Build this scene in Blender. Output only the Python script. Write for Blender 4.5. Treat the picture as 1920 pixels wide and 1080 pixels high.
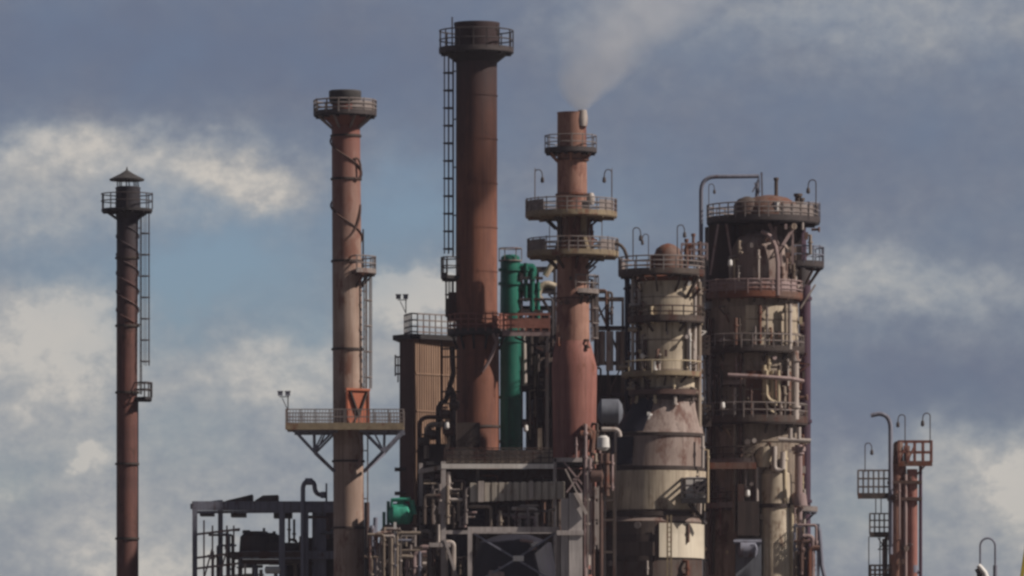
import bpy, math, random
from mathutils import Vector, Matrix
R = math.radians
scene = bpy.context.scene
COL = scene.collection
for o in list(bpy.data.objects): bpy.data.objects.remove(o)

# ------------------------------------------------------------------ camera, sun, sky, exposure
D0 = 420.0          # metres from the camera to the plant
S = 0.03            # metres per photograph pixel (1920 wide) at that distance
HOR, CAMZ = 1500.0, 8.0
cam = bpy.data.cameras.new('camera'); co = bpy.data.objects.new('camera', cam); COL.objects.link(co)
co.location = (0, 0, CAMZ); co.rotation_euler = (R(90), 0, 0)
cam.sensor_width = 36; cam.lens = 36 * D0 / (1920 * S); cam.shift_y = (HOR - 540) / 1920
cam.clip_start = 1; cam.clip_end = 9000
scene.camera = co

SUN_AZ, SUN_EL = 105.0, 40.0     # azimuth clockwise from +Y
sd = bpy.data.lights.new('sun', 'SUN'); sd.energy = 5.0; sd.angle = R(0.6); sd.color = (1.0, 0.92, 0.82)
so = bpy.data.objects.new('sun', sd); COL.objects.link(so)
tos = Vector((math.sin(R(SUN_AZ)) * math.cos(R(SUN_EL)), math.cos(R(SUN_AZ)) * math.cos(R(SUN_EL)), math.sin(R(SUN_EL))))
so.rotation_euler = tos.to_track_quat('Z', 'Y').to_euler(); so.location = (60, 300, 120)

scene.view_settings.view_transform = 'Standard'; scene.view_settings.look = 'None'
scene.view_settings.exposure = 0.0; scene.view_settings.gamma = 1.0
scene.render.engine = 'CYCLES'; scene.cycles.volume_bounces = 4
try:
    scene.cycles.pixel_filter_type = 'BLACKMAN_HARRIS'; scene.cycles.filter_width = 2.7
except Exception: pass

def build_world():
    w = bpy.data.worlds.new('World'); scene.world = w; w.use_nodes = True
    nt = w.node_tree; N = nt.nodes; L = nt.links; N.clear()
    out = N.new('ShaderNodeOutputWorld'); bg = N.new('ShaderNodeBackground'); bg.inputs[1].default_value = 0.1
    L.new(bg.outputs[0], out.inputs[0])
    tc = N.new('ShaderNodeTexCoord'); sep = N.new('ShaderNodeSeparateXYZ'); L.new(tc.outputs['Generated'], sep.inputs[0])
    def M(op, a, b=None, c=None, clamp=False):
        n = N.new('ShaderNodeMath'); n.operation = op; n.use_clamp = clamp
        for i, x in enumerate((a, b, c)):
            if x is None: continue
            if isinstance(x, (int, float)): n.inputs[i].default_value = x
            else: L.new(x, n.inputs[i])
        return n.outputs[0]
    def VM(op, a, b=None):
        n = N.new('ShaderNodeVectorMath'); n.operation = op
        for i, x in enumerate((a, b)):
            if x is None: continue
            if isinstance(x, tuple): n.inputs[i].default_value = x
            else: L.new(x, n.inputs[i])
        return n
    yy = M('MAXIMUM', sep.outputs[1], 0.02)
    u = M('DIVIDE', sep.outputs[0], yy); v = M('DIVIDE', sep.outputs[2], yy)
    cb = N.new('ShaderNodeCombineXYZ'); L.new(u, cb.inputs[0]); L.new(v, cb.inputs[1])
    K = D0 / S   # tangent of direction -> photo pixels
    # warp
    def noise(scale, detail, vec, rough=0.55):
        n = N.new('ShaderNodeTexNoise'); n.inputs['Scale'].default_value = scale; n.inputs['Detail'].default_value = detail
        n.inputs['Roughness'].default_value = rough; L.new(vec, n.inputs['Vector']); return n
    st = VM('MULTIPLY', cb.outputs[0], (1.0, 1.25, 1.0)).outputs[0]
    n1 = noise(60, 5, st)
    wv = VM('SUBTRACT', n1.outputs['Color'], (0.5, 0.5, 0.5)).outputs[0]
    wv = VM('MULTIPLY', wv, (260 / K, 170 / K, 0)).outputs[0]
    n2 = noise(260, 4, st)
    wv2 = VM('MULTIPLY', VM('SUBTRACT', n2.outputs['Color'], (0.5, 0.5, 0.5)).outputs[0], (70 / K, 60 / K, 0)).outputs[0]
    n3 = noise(800, 4, st)
    wv3 = VM('MULTIPLY', VM('SUBTRACT', n3.outputs['Color'], (0.5, 0.5, 0.5)).outputs[0], (24 / K, 18 / K, 0)).outputs[0]
    P = VM('ADD', VM('ADD', VM('ADD', cb.outputs[0], wv).outputs[0], wv2).outputs[0], wv3).outputs[0]
    def field(base, blobs):
        acc = base
        for (px, py, rx, ry, wt) in blobs:
            c = ((px - 960) / K, (HOR - py) / K, 0)
            d = VM('MULTIPLY', VM('SUBTRACT', P, c).outputs[0], (K / rx, K / ry, 0)).outputs[0]
            q = VM('DOT_PRODUCT', d, d).outputs['Value']
            e = M('EXPONENT', M('MULTIPLY', q, -1.0))
            acc = M('MULTIPLY_ADD', e, wt, acc)
        return acc
    cov = field(0.88, SKY_COV)
    br = field(0.36, SKY_BR)
    fine = M('SUBTRACT', noise(75, 5, st, 0.5).outputs['Fac'], 0.5)
    br = M('MULTIPLY_ADD', fine, 0.26, br)
    fine2 = M('SUBTRACT', noise(330, 6, st, 0.6).outputs['Fac'], 0.5); br = M('MULTIPLY_ADD', fine2, M('MULTIPLY', br, 0.75), br)
    cov = M('MULTIPLY_ADD', fine, 0.5, cov)
    br = M('MULTIPLY_ADD', M('SUBTRACT', br, 0.42), 1.25, 0.375)
    br = M('MINIMUM', M('MAXIMUM', br, 0.0), 1.0); cov = M('MINIMUM', M('MAXIMUM', cov, 0.0), 1.0)
    ramp = N.new('ShaderNodeValToRGB'); L.new(br, ramp.inputs[0])
    cr = ramp.color_ramp; cr.interpolation = 'B_SPLINE'
    cr.elements[0].position = 0; cr.elements[0].color = (.118, .142, .215, 1)
    cr.elements[1].position = 1; cr.elements[1].color = (.59, .55, .50, 1)
    for p_, c_ in ((0.3, (.168, .192, .25, 1)), (0.55, (.28, .30, .335, 1)), (0.8, (.41, .405, .40, 1))):
        e = cr.elements.new(p_); e.color = c_
    sky = N.new('ShaderNodeTexSky'); sky.sky_type = 'NISHITA'; sky.sun_disc = False
    sky.sun_elevation = R(SUN_EL); sky.sun_rotation = R(SUN_AZ); sky.altitude = 20
    tint = N.new('ShaderNodeMix'); tint.data_type = 'RGBA'; tint.blend_type = 'MULTIPLY'; tint.inputs['Factor'].default_value = 1
    L.new(sky.outputs[0], tint.inputs['A']); tint.inputs['B'].default_value = SKY_TINT
    mx = N.new('ShaderNodeMix'); mx.data_type = 'RGBA'; L.new(cov, mx.inputs['Factor'])
    L.new(tint.outputs['Result'], mx.inputs['A']); L.new(VM('MULTIPLY', ramp.outputs[0], (10, 10, 10)).outputs[0], mx.inputs['B'])
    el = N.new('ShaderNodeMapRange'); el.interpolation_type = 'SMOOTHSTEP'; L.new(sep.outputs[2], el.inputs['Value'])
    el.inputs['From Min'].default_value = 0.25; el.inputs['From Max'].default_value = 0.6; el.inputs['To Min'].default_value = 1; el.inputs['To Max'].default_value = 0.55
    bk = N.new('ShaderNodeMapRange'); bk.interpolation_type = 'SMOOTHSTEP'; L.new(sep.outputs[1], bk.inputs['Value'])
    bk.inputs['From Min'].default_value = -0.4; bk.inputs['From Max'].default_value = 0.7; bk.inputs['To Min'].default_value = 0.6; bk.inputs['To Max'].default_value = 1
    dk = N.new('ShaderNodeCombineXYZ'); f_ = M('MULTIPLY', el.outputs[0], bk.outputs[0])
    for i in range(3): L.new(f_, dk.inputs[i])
    L.new(VM('MULTIPLY', mx.outputs['Result'], dk.outputs[0]).outputs[0], bg.inputs[0])  # unseen sky overhead and behind the camera dimmed to cut ambient light
SKY_TINT = (0.53, 0.61, 0.80, 1)
# soft cloud masses as (direction x, direction y, half sizes, weight)
SKY_COV = [(430, 500, 210, 110, -0.85), (770, 400, 130, 110, -0.7), (60, 500, 150, 60, -0.4), (1160, 470, 80, 120, -0.3),
           (310, 570, 110, 80, -0.45), (700, 860, 80, 100, -0.25), (1600, 950, 90, 70, -0.25), (20, 880, 90, 60, -0.35), (330, 800, 130, 70, -0.3), (560, 620, 60, 60, -0.35), (480, 340, 90, 50, 0.4)]
SKY_BR = [(250, 80, 800, 130, -0.20), (700, 180, 300, 80, -0.08), (1650, 20, 420, 80, 0.24), (1500, 290, 460, 110, -0.10), (1750, 720, 280, 80, -0.16),
          (90, 290, 200, 52, 0.46), (310, 320, 140, 45, 0.30), (30, 400, 190, 65, 0.36), (480, 345, 110, 75, 0.45), (300, 390, 120, 45, 0.2),
          (120, 620, 150, 80, 0.46), (60, 700, 220, 110, 0.22), (500, 690, 150, 65, 0.25), (800, 555, 85, 55, 0.7), (715, 545, 50, 45, 0.4),
          (170, 866, 36, 26, 0.5), (0, 900, 30, 30, 0.3), (300, 1060, 220, 60, 0.34), (250, 900, 520, 240, 0.30),
          (650, 650, 220, 110, 0.24), (1590, 505, 100, 65, 0.28), (1770, 545, 200, 50, 0.30), (1800, 860, 150, 60, 0.24),
          (1750, 1000, 340, 150, 0.27), (1925, 925, 60, 85, 0.5), (1130, 60, 120, 80, 0.08)]
build_world()

# ------------------------------------------------------------------ materials
ALB = 0.86
def mat(name, base, alt=None, rust=None, rust_amt=0.0, rough=0.7, metal=0.0, streak=True, scale=0.8, bump=0.25, soot=None, bands=None):
    m = bpy.data.materials.new(name); m.use_nodes = True
    nt = m.node_tree; N = nt.nodes; L = nt.links
    b = N['Principled BSDF']; b.inputs['Roughness'].default_value = rough; b.inputs['Metallic'].default_value = metal
    b.inputs['Specular IOR Level'].default_value = 0.3
    alt = alt or tuple(x * 0.6 for x in base)
    base, alt = [tuple(x * ALB for x in c) for c in (base, alt)]; rust = rust and tuple(x * ALB for x in rust)
    tc = N.new('ShaderNodeTexCoord')
    geo = N.new('ShaderNodeNewGeometry')
    mp = N.new('ShaderNodeMapping'); mp.inputs['Scale'].default_value = (1, 1, 0.14 if streak else 1)
    L.new(geo.outputs['Position'], mp.inputs[0])
    n1 = N.new('ShaderNodeTexNoise'); n1.inputs['Scale'].default_value = scale * 2.2; n1.inputs['Detail'].default_value = 6; n1.inputs['Roughness'].default_value = 0.65
    L.new(mp.outputs[0], n1.inputs['Vector'])
    n2 = N.new('ShaderNodeTexNoise'); n2.inputs['Scale'].default_value = scale * 0.5; n2.inputs['Detail'].default_value = 4
    L.new(geo.outputs['Position'], n2.inputs['Vector'])
    def mr(src, a, c):
        r = N.new('ShaderNodeMapRange'); r.inputs['From Min'].default_value = a; r.inputs['From Max'].default_value = c; L.new(src, r.inputs['Value']); return r.outputs[0]
    def mix(f, a, c):
        x = N.new('ShaderNodeMix'); x.data_type = 'RGBA'
        L.new(f, x.inputs['Factor'])
        for s, k in ((a, 'A'), (c, 'B')):
            if isinstance(s, tuple): x.inputs[k].default_value = (*s[:3], 1)
            else: L.new(s, x.inputs[k])
        return x.outputs['Result']
    c = mix(mr(n1.outputs['Fac'], 0.36, 0.66), base, alt)
    if streak:      # runs of dirt and rust down the plates
        mp3 = N.new('ShaderNodeMapping'); mp3.inputs['Scale'].default_value = (3.2, 3.2, 0.09); L.new(geo.outputs['Position'], mp3.inputs[0])
        n4 = N.new('ShaderNodeTexNoise'); n4.inputs['Scale'].default_value = 1.6; n4.inputs['Detail'].default_value = 5; n4.inputs['Roughness'].default_value = 0.7; L.new(mp3.outputs[0], n4.inputs['Vector'])
        r4 = N.new('ShaderNodeMapRange'); r4.inputs['From Min'].default_value = 0.5; r4.inputs['From Max'].default_value = 0.72; r4.inputs['To Max'].default_value = 0.75; L.new(n4.outputs['Fac'], r4.inputs['Value'])
        c = mix(r4.outputs[0], c, tuple(x * 0.5 for x in (rust or alt)))
        mp5 = N.new('ShaderNodeMapping'); mp5.inputs['Scale'].default_value = (0.15, 0.15, 0.75); L.new(geo.outputs['Position'], mp5.inputs[0])
        n5 = N.new('ShaderNodeTexNoise'); n5.inputs['Scale'].default_value = 1.0; n5.inputs['Detail'].default_value = 3; L.new(mp5.outputs[0], n5.inputs['Vector'])
        r5 = N.new('ShaderNodeMapRange'); r5.inputs['From Min'].default_value = 0.46; r5.inputs['From Max'].default_value = 0.6; r5.inputs['To Max'].default_value = 0.45; L.new(n5.outputs['Fac'], r5.inputs['Value'])
        c = mix(r5.outputs[0], c, tuple(x * 0.8 for x in alt))
    if rust:
        n3 = N.new('ShaderNodeTexNoise'); n3.inputs['Scale'].default_value = scale * 1.1; n3.inputs['Detail'].default_value = 7; n3.inputs['Roughness'].default_value = 0.7
        mp2 = N.new('ShaderNodeMapping'); mp2.inputs['Scale'].default_value = (1, 1, 0.45); mp2.inputs['Location'].default_value = (7, 3, 1)
        L.new(geo.outputs['Position'], mp2.inputs[0]); L.new(mp2.outputs[0], n3.inputs['Vector'])
        t = 0.62 - 0.3 * rust_amt
        c = mix(mr(n3.outputs['Fac'], t, t + 0.10), c, rust)
    if soot:   # real soot below the mouth of a stack: colour, z where full, z where gone
        sp = N.new('ShaderNodeSeparateXYZ'); L.new(geo.outputs['Position'], sp.inputs[0])
        a = N.new('ShaderNodeMath'); a.operation = 'MULTIPLY_ADD'; L.new(n1.outputs['Fac'], a.inputs[0]); a.inputs[1].default_value = 4.0; L.new(sp.outputs[2], a.inputs[2])
        c = mix(mr(a.outputs[0], soot[2] + 2, soot[1] + 2), c, soot[0])
    L.new(c, b.inputs['Base Color'])
    bp = N.new('ShaderNodeBump'); bp.inputs['Strength'].default_value = bump; bp.inputs['Distance'].default_value = 0.06
    L.new(n1.outputs['Fac'], bp.inputs['Height']); L.new(bp.outputs[0], b.inputs['Normal'])
    return m

RUST = (0.16, 0.055, 0.03); DRUST = (0.07, 0.03, 0.022)
M_ = dict(
    bigstack=mat('big_stack_paint', (0.25, 0.10, 0.062), (0.16, 0.062, 0.042), (0.12, 0.045, 0.03), 0.25, soot=((0.042, 0.026, 0.027), 49.5, 42.0)),
    stackA=mat('thin_chimney_paint', (0.17, 0.07, 0.055), (0.11, 0.048, 0.042), DRUST, 0.3, soot=((0.03, 0.027, 0.033), 41, 33)),
    stackB=mat('tan_stack_paint', (0.43, 0.315, 0.26), (0.31, 0.21, 0.165), (0.20, 0.095, 0.065), 0.35, soot=((0.17, 0.06, 0.048), 46, 35)),
    stackD=mat('brown_stack_paint', (0.42, 0.235, 0.18), (0.30, 0.15, 0.11), (0.17, 0.065, 0.05), 0.35),
    pink=mat('faded_red_primer', (0.36, 0.16, 0.13), (0.28, 0.11, 0.09), RUST, 0.15),
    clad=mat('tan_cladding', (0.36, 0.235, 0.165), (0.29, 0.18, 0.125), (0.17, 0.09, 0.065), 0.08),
    cladshade=mat('brown_shade_cladding', (0.16, 0.085, 0.07), (0.11, 0.06, 0.05)),
    creamlt=mat('sunlit_cream_insulation', (0.74, 0.66, 0.54), (0.58, 0.50, 0.40), rough=0.55),
    cream=mat('cream_insulation', (0.66, 0.56, 0.43), (0.42, 0.34, 0.26), (0.16, 0.10, 0.065), 0.15, rough=0.55),
    grimy=mat('grimy_insulation', (0.36, 0.29, 0.235), (0.21, 0.165, 0.13), (0.10, 0.06, 0.042), 0.22, rough=0.6),
    rustshell=mat('rusty_shell', (0.20, 0.12, 0.095), (0.13, 0.075, 0.058), RUST, 0.5),
    drumgrey=mat('worn_brown_grey_shell', (0.37, 0.29, 0.26), (0.25, 0.185, 0.16), (0.13, 0.06, 0.045), 0.3),
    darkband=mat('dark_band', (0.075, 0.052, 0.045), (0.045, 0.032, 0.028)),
    rail=mat('galvanised_rail', (0.27, 0.23, 0.22), (0.17, 0.135, 0.125), RUST, 0.1, streak=False),
    raildark=mat('dark_rail', (0.07, 0.055, 0.055), (0.045, 0.035, 0.035), streak=False),
    railred=mat('red_brown_rail', (0.30, 0.13, 0.10), (0.20, 0.08, 0.06), streak=False),
    deck=mat('deck_grating', (0.09, 0.07, 0.062), (0.055, 0.042, 0.038), RUST, 0.3, streak=False),
    deckdark=mat('dark_deck', (0.035, 0.03, 0.032), (0.022, 0.019, 0.02), streak=False),
    decktan=mat('tan_deck_edge', (0.31, 0.24, 0.155), (0.20, 0.15, 0.10), RUST, 0.3, streak=False),
    steel=mat('grey_steel', (0.55, 0.49, 0.475), (0.40, 0.35, 0.335), (0.17, 0.095, 0.075), 0.15),
    steeldark=mat('dark_steel', (0.085, 0.072, 0.075), (0.055, 0.045, 0.047), DRUST, 0.3),
    steelblue=mat('blue_grey_steel', (0.25, 0.255, 0.32), (0.17, 0.172, 0.22), DRUST, 0.15),
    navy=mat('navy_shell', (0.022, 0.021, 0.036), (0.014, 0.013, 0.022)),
    pale=mat('pale_pipe', (0.56, 0.49, 0.45), (0.42, 0.36, 0.33), RUST, 0.2, rough=0.5),
    sunlitwhite=mat('sunlit_white_steel', (0.85, 0.80, 0.76), (0.68, 0.62, 0.58), rough=0.6),  # sun on camera-facing steel put into a raised, near-white albedo
    palegrey=mat('pale_grey_panel', (0.55, 0.49, 0.42), (0.40, 0.35, 0.30), (0.2, 0.13, 0.1), 0.1),
    white=mat('white_enamel', (0.75, 0.72, 0.70), (0.6, 0.57, 0.55), rough=0.4, streak=False),
    creampipe=mat('cream_pipe', (0.66, 0.55, 0.39), (0.48, 0.38, 0.26), rough=0.5),
    pinkpipe=mat('pinkish_pipe', (0.40, 0.30, 0.295), (0.29, 0.205, 0.20), RUST, 0.2),
    browpipe=mat('brown_pipe', (0.13, 0.075, 0.06), (0.08, 0.045, 0.038), streak=False),
    purple=mat('purple_pipe', (0.085, 0.038, 0.065), (0.055, 0.026, 0.045)),
    green=mat('green_paint', (0.014, 0.18, 0.125), (0.012, 0.11, 0.08), rough=0.45, bump=0.1),
    greenlt=mat('light_green_paint', (0.07, 0.42, 0.29), (0.04, 0.28, 0.19), rough=0.45, bump=0.1),
    orange=mat('orange_paint', (0.42, 0.125, 0.065), (0.30, 0.09, 0.05), DRUST, 0.2, streak=False),
    bluegrey=mat('blue_grey_drum', (0.17, 0.18, 0.21), (0.12, 0.125, 0.15)),
    cap=mat('cap_metal', (0.07, 0.065, 0.065), (0.045, 0.04, 0.04), streak=False),
    yellow=mat('yellow_paint', (0.55, 0.42, 0.05), (0.42, 0.32, 0.04), streak=False),
    dull=mat('dull_brown_steel', (0.12, 0.09, 0.075), (0.07, 0.052, 0.045), DRUST, 0.4),
    concrete=mat('ground_concrete', (0.16, 0.14, 0.12), (0.10, 0.09, 0.075), streak=False, scale=0.1),
)

# ------------------------------------------------------------------ mesh collector, photo-pixel units at the thing's own depth
class Thing:
    def __init__(s, name, label, cat, px, d=0.0, group=None):
        s.Y = D0 + d; s.k = S * s.Y / D0
        s.o = bpy.data.objects.new(name, None); COL.objects.link(s.o)
        s.o.location = ((px - 960) * s.k, s.Y, 0); s.o.empty_display_size = 1
        s.o['label'] = label; s.o['category'] = cat
        if group: s.o['group'] = group
        s.z0 = HOR + CAMZ / s.k      # photo y of the ground at this depth
    def mb(s): return MB(s)
    def w(s, p):
        return Vector(((p[0] - 960) * s.k, s.Y + (p[2] if len(p) > 2 else 0) * s.k, CAMZ + (HOR - p[1]) * s.k)) - s.o.location

SPLIT = {'strut', 'cable_loop', 'cap_support', 'bracket', 'weld_seam', 'brace', 'thin_post', 'stiffener', 'support_post', 'balcony_strut', 'lifting_lug', 'clamp', 'hanger', 'nozzle', 'support_bracket', 'hanging_beam', 'strake', 'mesh_panel', 'pump_casing', 'dark_housing', 'column', 'beam', 'floor_beam', 'post', 'duct_flange', 'flange', 'gusset', 'sheet_lap', 'pump'}
class MB:
    def __init__(s, t): s.t = t; s.v = []; s.f = []; s.c = []
    def add(s, vs, fs):
        s.c.append((vs, fs)); b = len(s.v); s.v += [tuple(v) for v in vs]; s.f += [tuple(b + i for i in f) for f in fs]; return s
    def box(s, x0, x1, y0, y1, z0, z1):       # photo x, photo y (down), depth
        w = s.t.w
        vs = [w((x, y, z)) for x in (x0, x1) for y in (y0, y1) for z in (z0, z1)]
        return s.add(vs, [(0, 1, 3, 2), (4, 6, 7, 5), (0, 4, 5, 1), (2, 3, 7, 6), (0, 2, 6, 4), (1, 5, 7, 3)])
    def bar(s, a, b, w, h=None):
        a = s.t.w(a); b = s.t.w(b); w *= s.t.k / 2; h = (h * s.t.k / 2) if h else w
        d = (b - a)
        if d.length < 1e-6: return s
        d.normalize()
        up = Vector((0, 0, 1)) if abs(d.z) < 0.95 else Vector((0, 1, 0))
        r = d.cross(up).normalized(); u = r.cross(d)
        vs = [p + r * i * w + u * j * h for p in (a, b) for i, j in ((-1, -1), (1, -1), (1, 1), (-1, 1))]
        return s.add(vs, [(0, 3, 2, 1), (4, 5, 6, 7), (0, 1, 5, 4), (1, 2, 6, 5), (2, 3, 7, 6), (3, 0, 4, 7)])
    def tube(s, pts, r, n=8, r2=None, cap=True):
        P = [s.t.w(p) for p in pts]; rr = r * s.t.k; re = (r2 if r2 is not None else r) * s.t.k
        vs = []; fs = []; m = len(P); prev = None
        for i, p in enumerate(P):
            d = (P[min(i + 1, m - 1)] - P[max(i - 1, 0)]).normalized()
            if prev is None:
                a = Vector((0, 1, 0)) if abs(d.y) < 0.9 else Vector((1, 0, 0))
                prev = d.cross(a).normalized()
            a = (prev - d * prev.dot(d)).normalized(); b = d.cross(a); prev = a
            q = rr + (re - rr) * i / max(1, m - 1)
            for j in range(n):
                t = 2 * math.pi * j / n; vs.append(p + a * math.cos(t) * q + b * math.sin(t) * q)
        for i in range(m - 1):
            for j in range(n):
                fs.append((i * n + j, i * n + (j + 1) % n, (i + 1) * n + (j + 1) % n, (i + 1) * n + j))
        if cap: fs += [tuple(range(n))[::-1], tuple((m - 1) * n + j for j in range(n))]
        return s.add(vs, fs)
    def lathe(s, prof, n=40, dz=0, cap=True):  # prof: (cx, photo y, r)
        vs = []; fs = []; m = len(prof)
        for cx, y, r in prof:
            for j in range(n):
                a = 2 * math.pi * j / n; vs.append(s.t.w((cx + r * math.cos(a), y, dz + r * math.sin(a))))
        for i in range(m - 1):
            for j in range(n): fs.append((i * n + j, i * n + (j + 1) % n, (i + 1) * n + (j + 1) % n, (i + 1) * n + j))
        if cap: fs += [tuple(range(n))[::-1], tuple((m - 1) * n + j for j in range(n))]
        return s.add(vs, fs)
    def sector(s, prof, a0, a1, th=2, n=20):      # part of a lathed shell, with thickness
        vs = []; m = len(prof); R2 = [(c, y, r - th) for c, y, r in prof][::-1]; ring = list(prof) + R2; k = len(ring)
        for j in range(n + 1):
            a = R(a0 + (a1 - a0) * j / n)
            for c, y, r in ring: vs.append(s.t.w((c + r * math.cos(a), y, r * math.sin(a))))
        fs = [(j * k + i, j * k + (i + 1) % k, (j + 1) * k + (i + 1) % k, (j + 1) * k + i) for j in range(n) for i in range(k)]
        for j in (0, n):
            for i in range(m - 1): fs.append((j * k + i, j * k + i + 1, j * k + k - 2 - i, j * k + k - 1 - i))
        return s.add(vs, fs)
    def drum(s, x0, x1, cy, r, dz=0, n=24, bulge=0.35):   # horizontal drum along x with dished ends
        prof = [(x0 - r * bulge, 0.02), (x0 - r * bulge * 0.8, r * 0.55), (x0, r), (x1, r), (x1 + r * bulge * 0.8, r * 0.55), (x1 + r * bulge, 0.02)]
        vs = []; fs = []
        for x, q in prof:
            for j in range(n):
                a = 2 * math.pi * j / n; vs.append(s.t.w((x, cy + q * math.cos(a), dz + q * math.sin(a))))
        for i in range(len(prof) - 1):
            for j in range(n): fs.append((i * n + j, i * n + (j + 1) % n, (i + 1) * n + (j + 1) % n, (i + 1) * n + j))
        return s.add(vs, fs)
    def slab(s, cx, y0, y1, r0, r1, a0=0, a1=360, dz=0, n=36):   # annular sector, photo y0 (top) to y1
        full = abs(a1 - a0) >= 359.9; n = max(6, int(n * abs(a1 - a0) / 360)); vs = []; fs = []
        m = n if full else n + 1
        for j in range(m):
            a = R(a0 + (a1 - a0) * j / n); c, q = math.cos(a), math.sin(a)
            for r, y in ((r0, y0), (r1, y0), (r1, y1), (r0, y1)): vs.append(s.t.w((cx + r * c, y, dz + r * q)))
        for j in range(n):
            a = j * 4; b = ((j + 1) % m) * 4
            for i in range(4): fs.append((a + i, a + (i + 1) % 4, b + (i + 1) % 4, b + i))
        if not full: fs += [(0, 1, 2, 3), tuple((m - 1) * 4 + i for i in (3, 2, 1, 0))]
        return s.add(vs, fs)
    def build(s, name, m, parent=None, label=None, kind=None):
        if name in SPLIT and len(s.c) > 1:      # every piece an object of its own
            for vs, fs in s.c:
                q = MB(s.t); q.add(vs, fs); q.build(name, m, parent)
            return
        me = bpy.data.meshes.new(name); me.from_pydata(s.v, [], s.f); me.update()
        import bmesh
        bm = bmesh.new(); bm.from_mesh(me); bmesh.ops.recalc_face_normals(bm, faces=bm.faces); bm.to_mesh(me); bm.free()
        me.polygons.foreach_set('use_smooth', [True] * len(me.polygons)); me.set_sharp_from_angle(angle=R(38))
        o = bpy.data.objects.new(name, me); COL.objects.link(o); me.materials.append(M_[m] if isinstance(m, str) else m)
        o.parent = parent or s.t.o
        if label: o['label'] = label
        if kind: o['kind'] = kind
        return o

def arc_pts(cx, y, r, a0, a1, n, dz=0):
    return [(cx + r * math.cos(R(a0 + (a1 - a0) * i / n)), y, dz + r * math.sin(R(a0 + (a1 - a0) * i / n))) for i in range(n + 1)]

def ring_platform(t, cx, y, r0, r1, h, a0=0, a1=360, th=5, deck='deck', rail='rail', posts=None, rr=1.3, rails=2, toe=True, brackets=0, bdrop=None, name='platform', dz=0, brm=None, panel=None, toem=None):
    d = t.mb(); d.slab(cx, y, y + th, r0, r1, a0, a1, dz)
    nb = max(4, int(abs(a1 - a0) / 30))
    for i in range(nb):          # radial joists under the deck
        a = R(a0 + (a1 - a0) * (i + 0.5) / nb)
        d.bar((cx + r0 * math.cos(a), y + th + 1.5, dz + r0 * math.sin(a)), (cx + r1 * 0.98 * math.cos(a), y + th + 1.5, dz + r1 * .98 * math.sin(a)), 2.2, 3)
    p = d.build(name, deck)
    if toe: t.mb().slab(cx, y - 5, y + th * .7, r1 - 0.3, r1 + 1.2, a0, a1, dz).build('toe_board', toem or (deck if deck in ('decktan', 'rustshell') else 'raildark' if deck == 'deckdark' else 'rail'), p)
    g = random.Random(int(cx * 7 + y))
    if h:
        m = t.mb(); posts = posts or max(4, int(abs(a1 - a0) / 360 * 2 * math.pi * r1 / 30))
        full = abs(a1 - a0) >= 359.9
        for i in range(posts + (0 if full else 1)):
            a = R(a0 + (a1 - a0) * (i + g.uniform(-.16, .16)) / posts); m.bar((cx + r1 * math.cos(a), y, dz + r1 * math.sin(a)), (cx + r1 * math.cos(a), y - h - g.uniform(0, 2.5), dz + r1 * math.sin(a)), rr * 1.9)
        for q in range(rails):
            yy = y - h * (1 - q / max(1, rails) * 0.95) if rails > 1 else y - h
            m.tube(arc_pts(cx, yy, r1, a0, a1, max(8, int(36 * abs(a1 - a0) / 360)), dz), rr, 6)
        if not full:
            for a in (a0, a1):
                for q in range(rails):
                    yy = y - h * (1 - q / max(1, rails) * 0.95)
                    m.bar((cx + r0 * math.cos(R(a)), yy, dz + r0 * math.sin(R(a))), (cx + r1 * math.cos(R(a)), yy, dz + r1 * math.sin(R(a))), rr * 1.7)
        m.build('railing', rail, p)
        if panel:
            b = t.mb()
            for (pa, pb) in panel: b.slab(cx, y - h * 0.9, y - h * 0.12, r1 - 1.2, r1 - 0.5, pa, pb, dz)
            b.build('mesh_panel', rail, p)
    if brackets:
        m = t.mb(); bdrop = bdrop or (r1 - r0) * 0.9
        for i in range(brackets):
            a = R(a0 + (a1 - a0) * (i + 0.5) / brackets); c, q = math.cos(a), math.sin(a)
            m.bar((cx + r1 * 0.9 * c, y + th, dz + r1 * 0.9 * q), (cx + r0 * c, y + th + bdrop, dz + r0 * q), 3.4)
        m.build('bracket', brm or deck, p)
    return p

def rect_platform(t, x0, x1, y, z0, z1, h, th=5, deck='deck', rail='rail', step=22, rr=1.3, rails=3, name='platform', bars=0):
    p = t.mb().box(x0, x1, y, y + th, z0, z1).box(x0 - 1, x1 + 1, y - 3, y + th + 2, z0 - 1.5, z0 - 0.1).build(name, deck)
    m = t.mb()
    for z in (z0, z1):
        n = max(1, round((x1 - x0) / step))
        for i in range(n + 1): m.bar((x0 + (x1 - x0) * i / n, y, z), (x0 + (x1 - x0) * i / n, y - h, z), rr * 1.9)
        for q in range(rails): m.bar((x0, y - h * (1 - q / rails), z), (x1, y - h * (1 - q / rails), z), rr * 1.9)
        if bars:
            for i in range(int((x1 - x0) / bars)): m.bar((x0 + bars * (i + .5), y, z), (x0 + bars * (i + .5), y - h, z), 1.2)
    for x in (x0, x1):
        for q in range(rails): m.bar((x, y - h * (1 - q / rails), z0), (x, y - h * (1 - q / rails), z1), rr * 1.9)
        n = max(1, round((z1 - z0) / step))
        for i in range(1, n): m.bar((x, y, z0 + (z1 - z0) * i / n), (x, y - h, z0 + (z1 - z0) * i / n), rr * 1.9)
    m.build('railing', rail, p)
    return p

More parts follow.
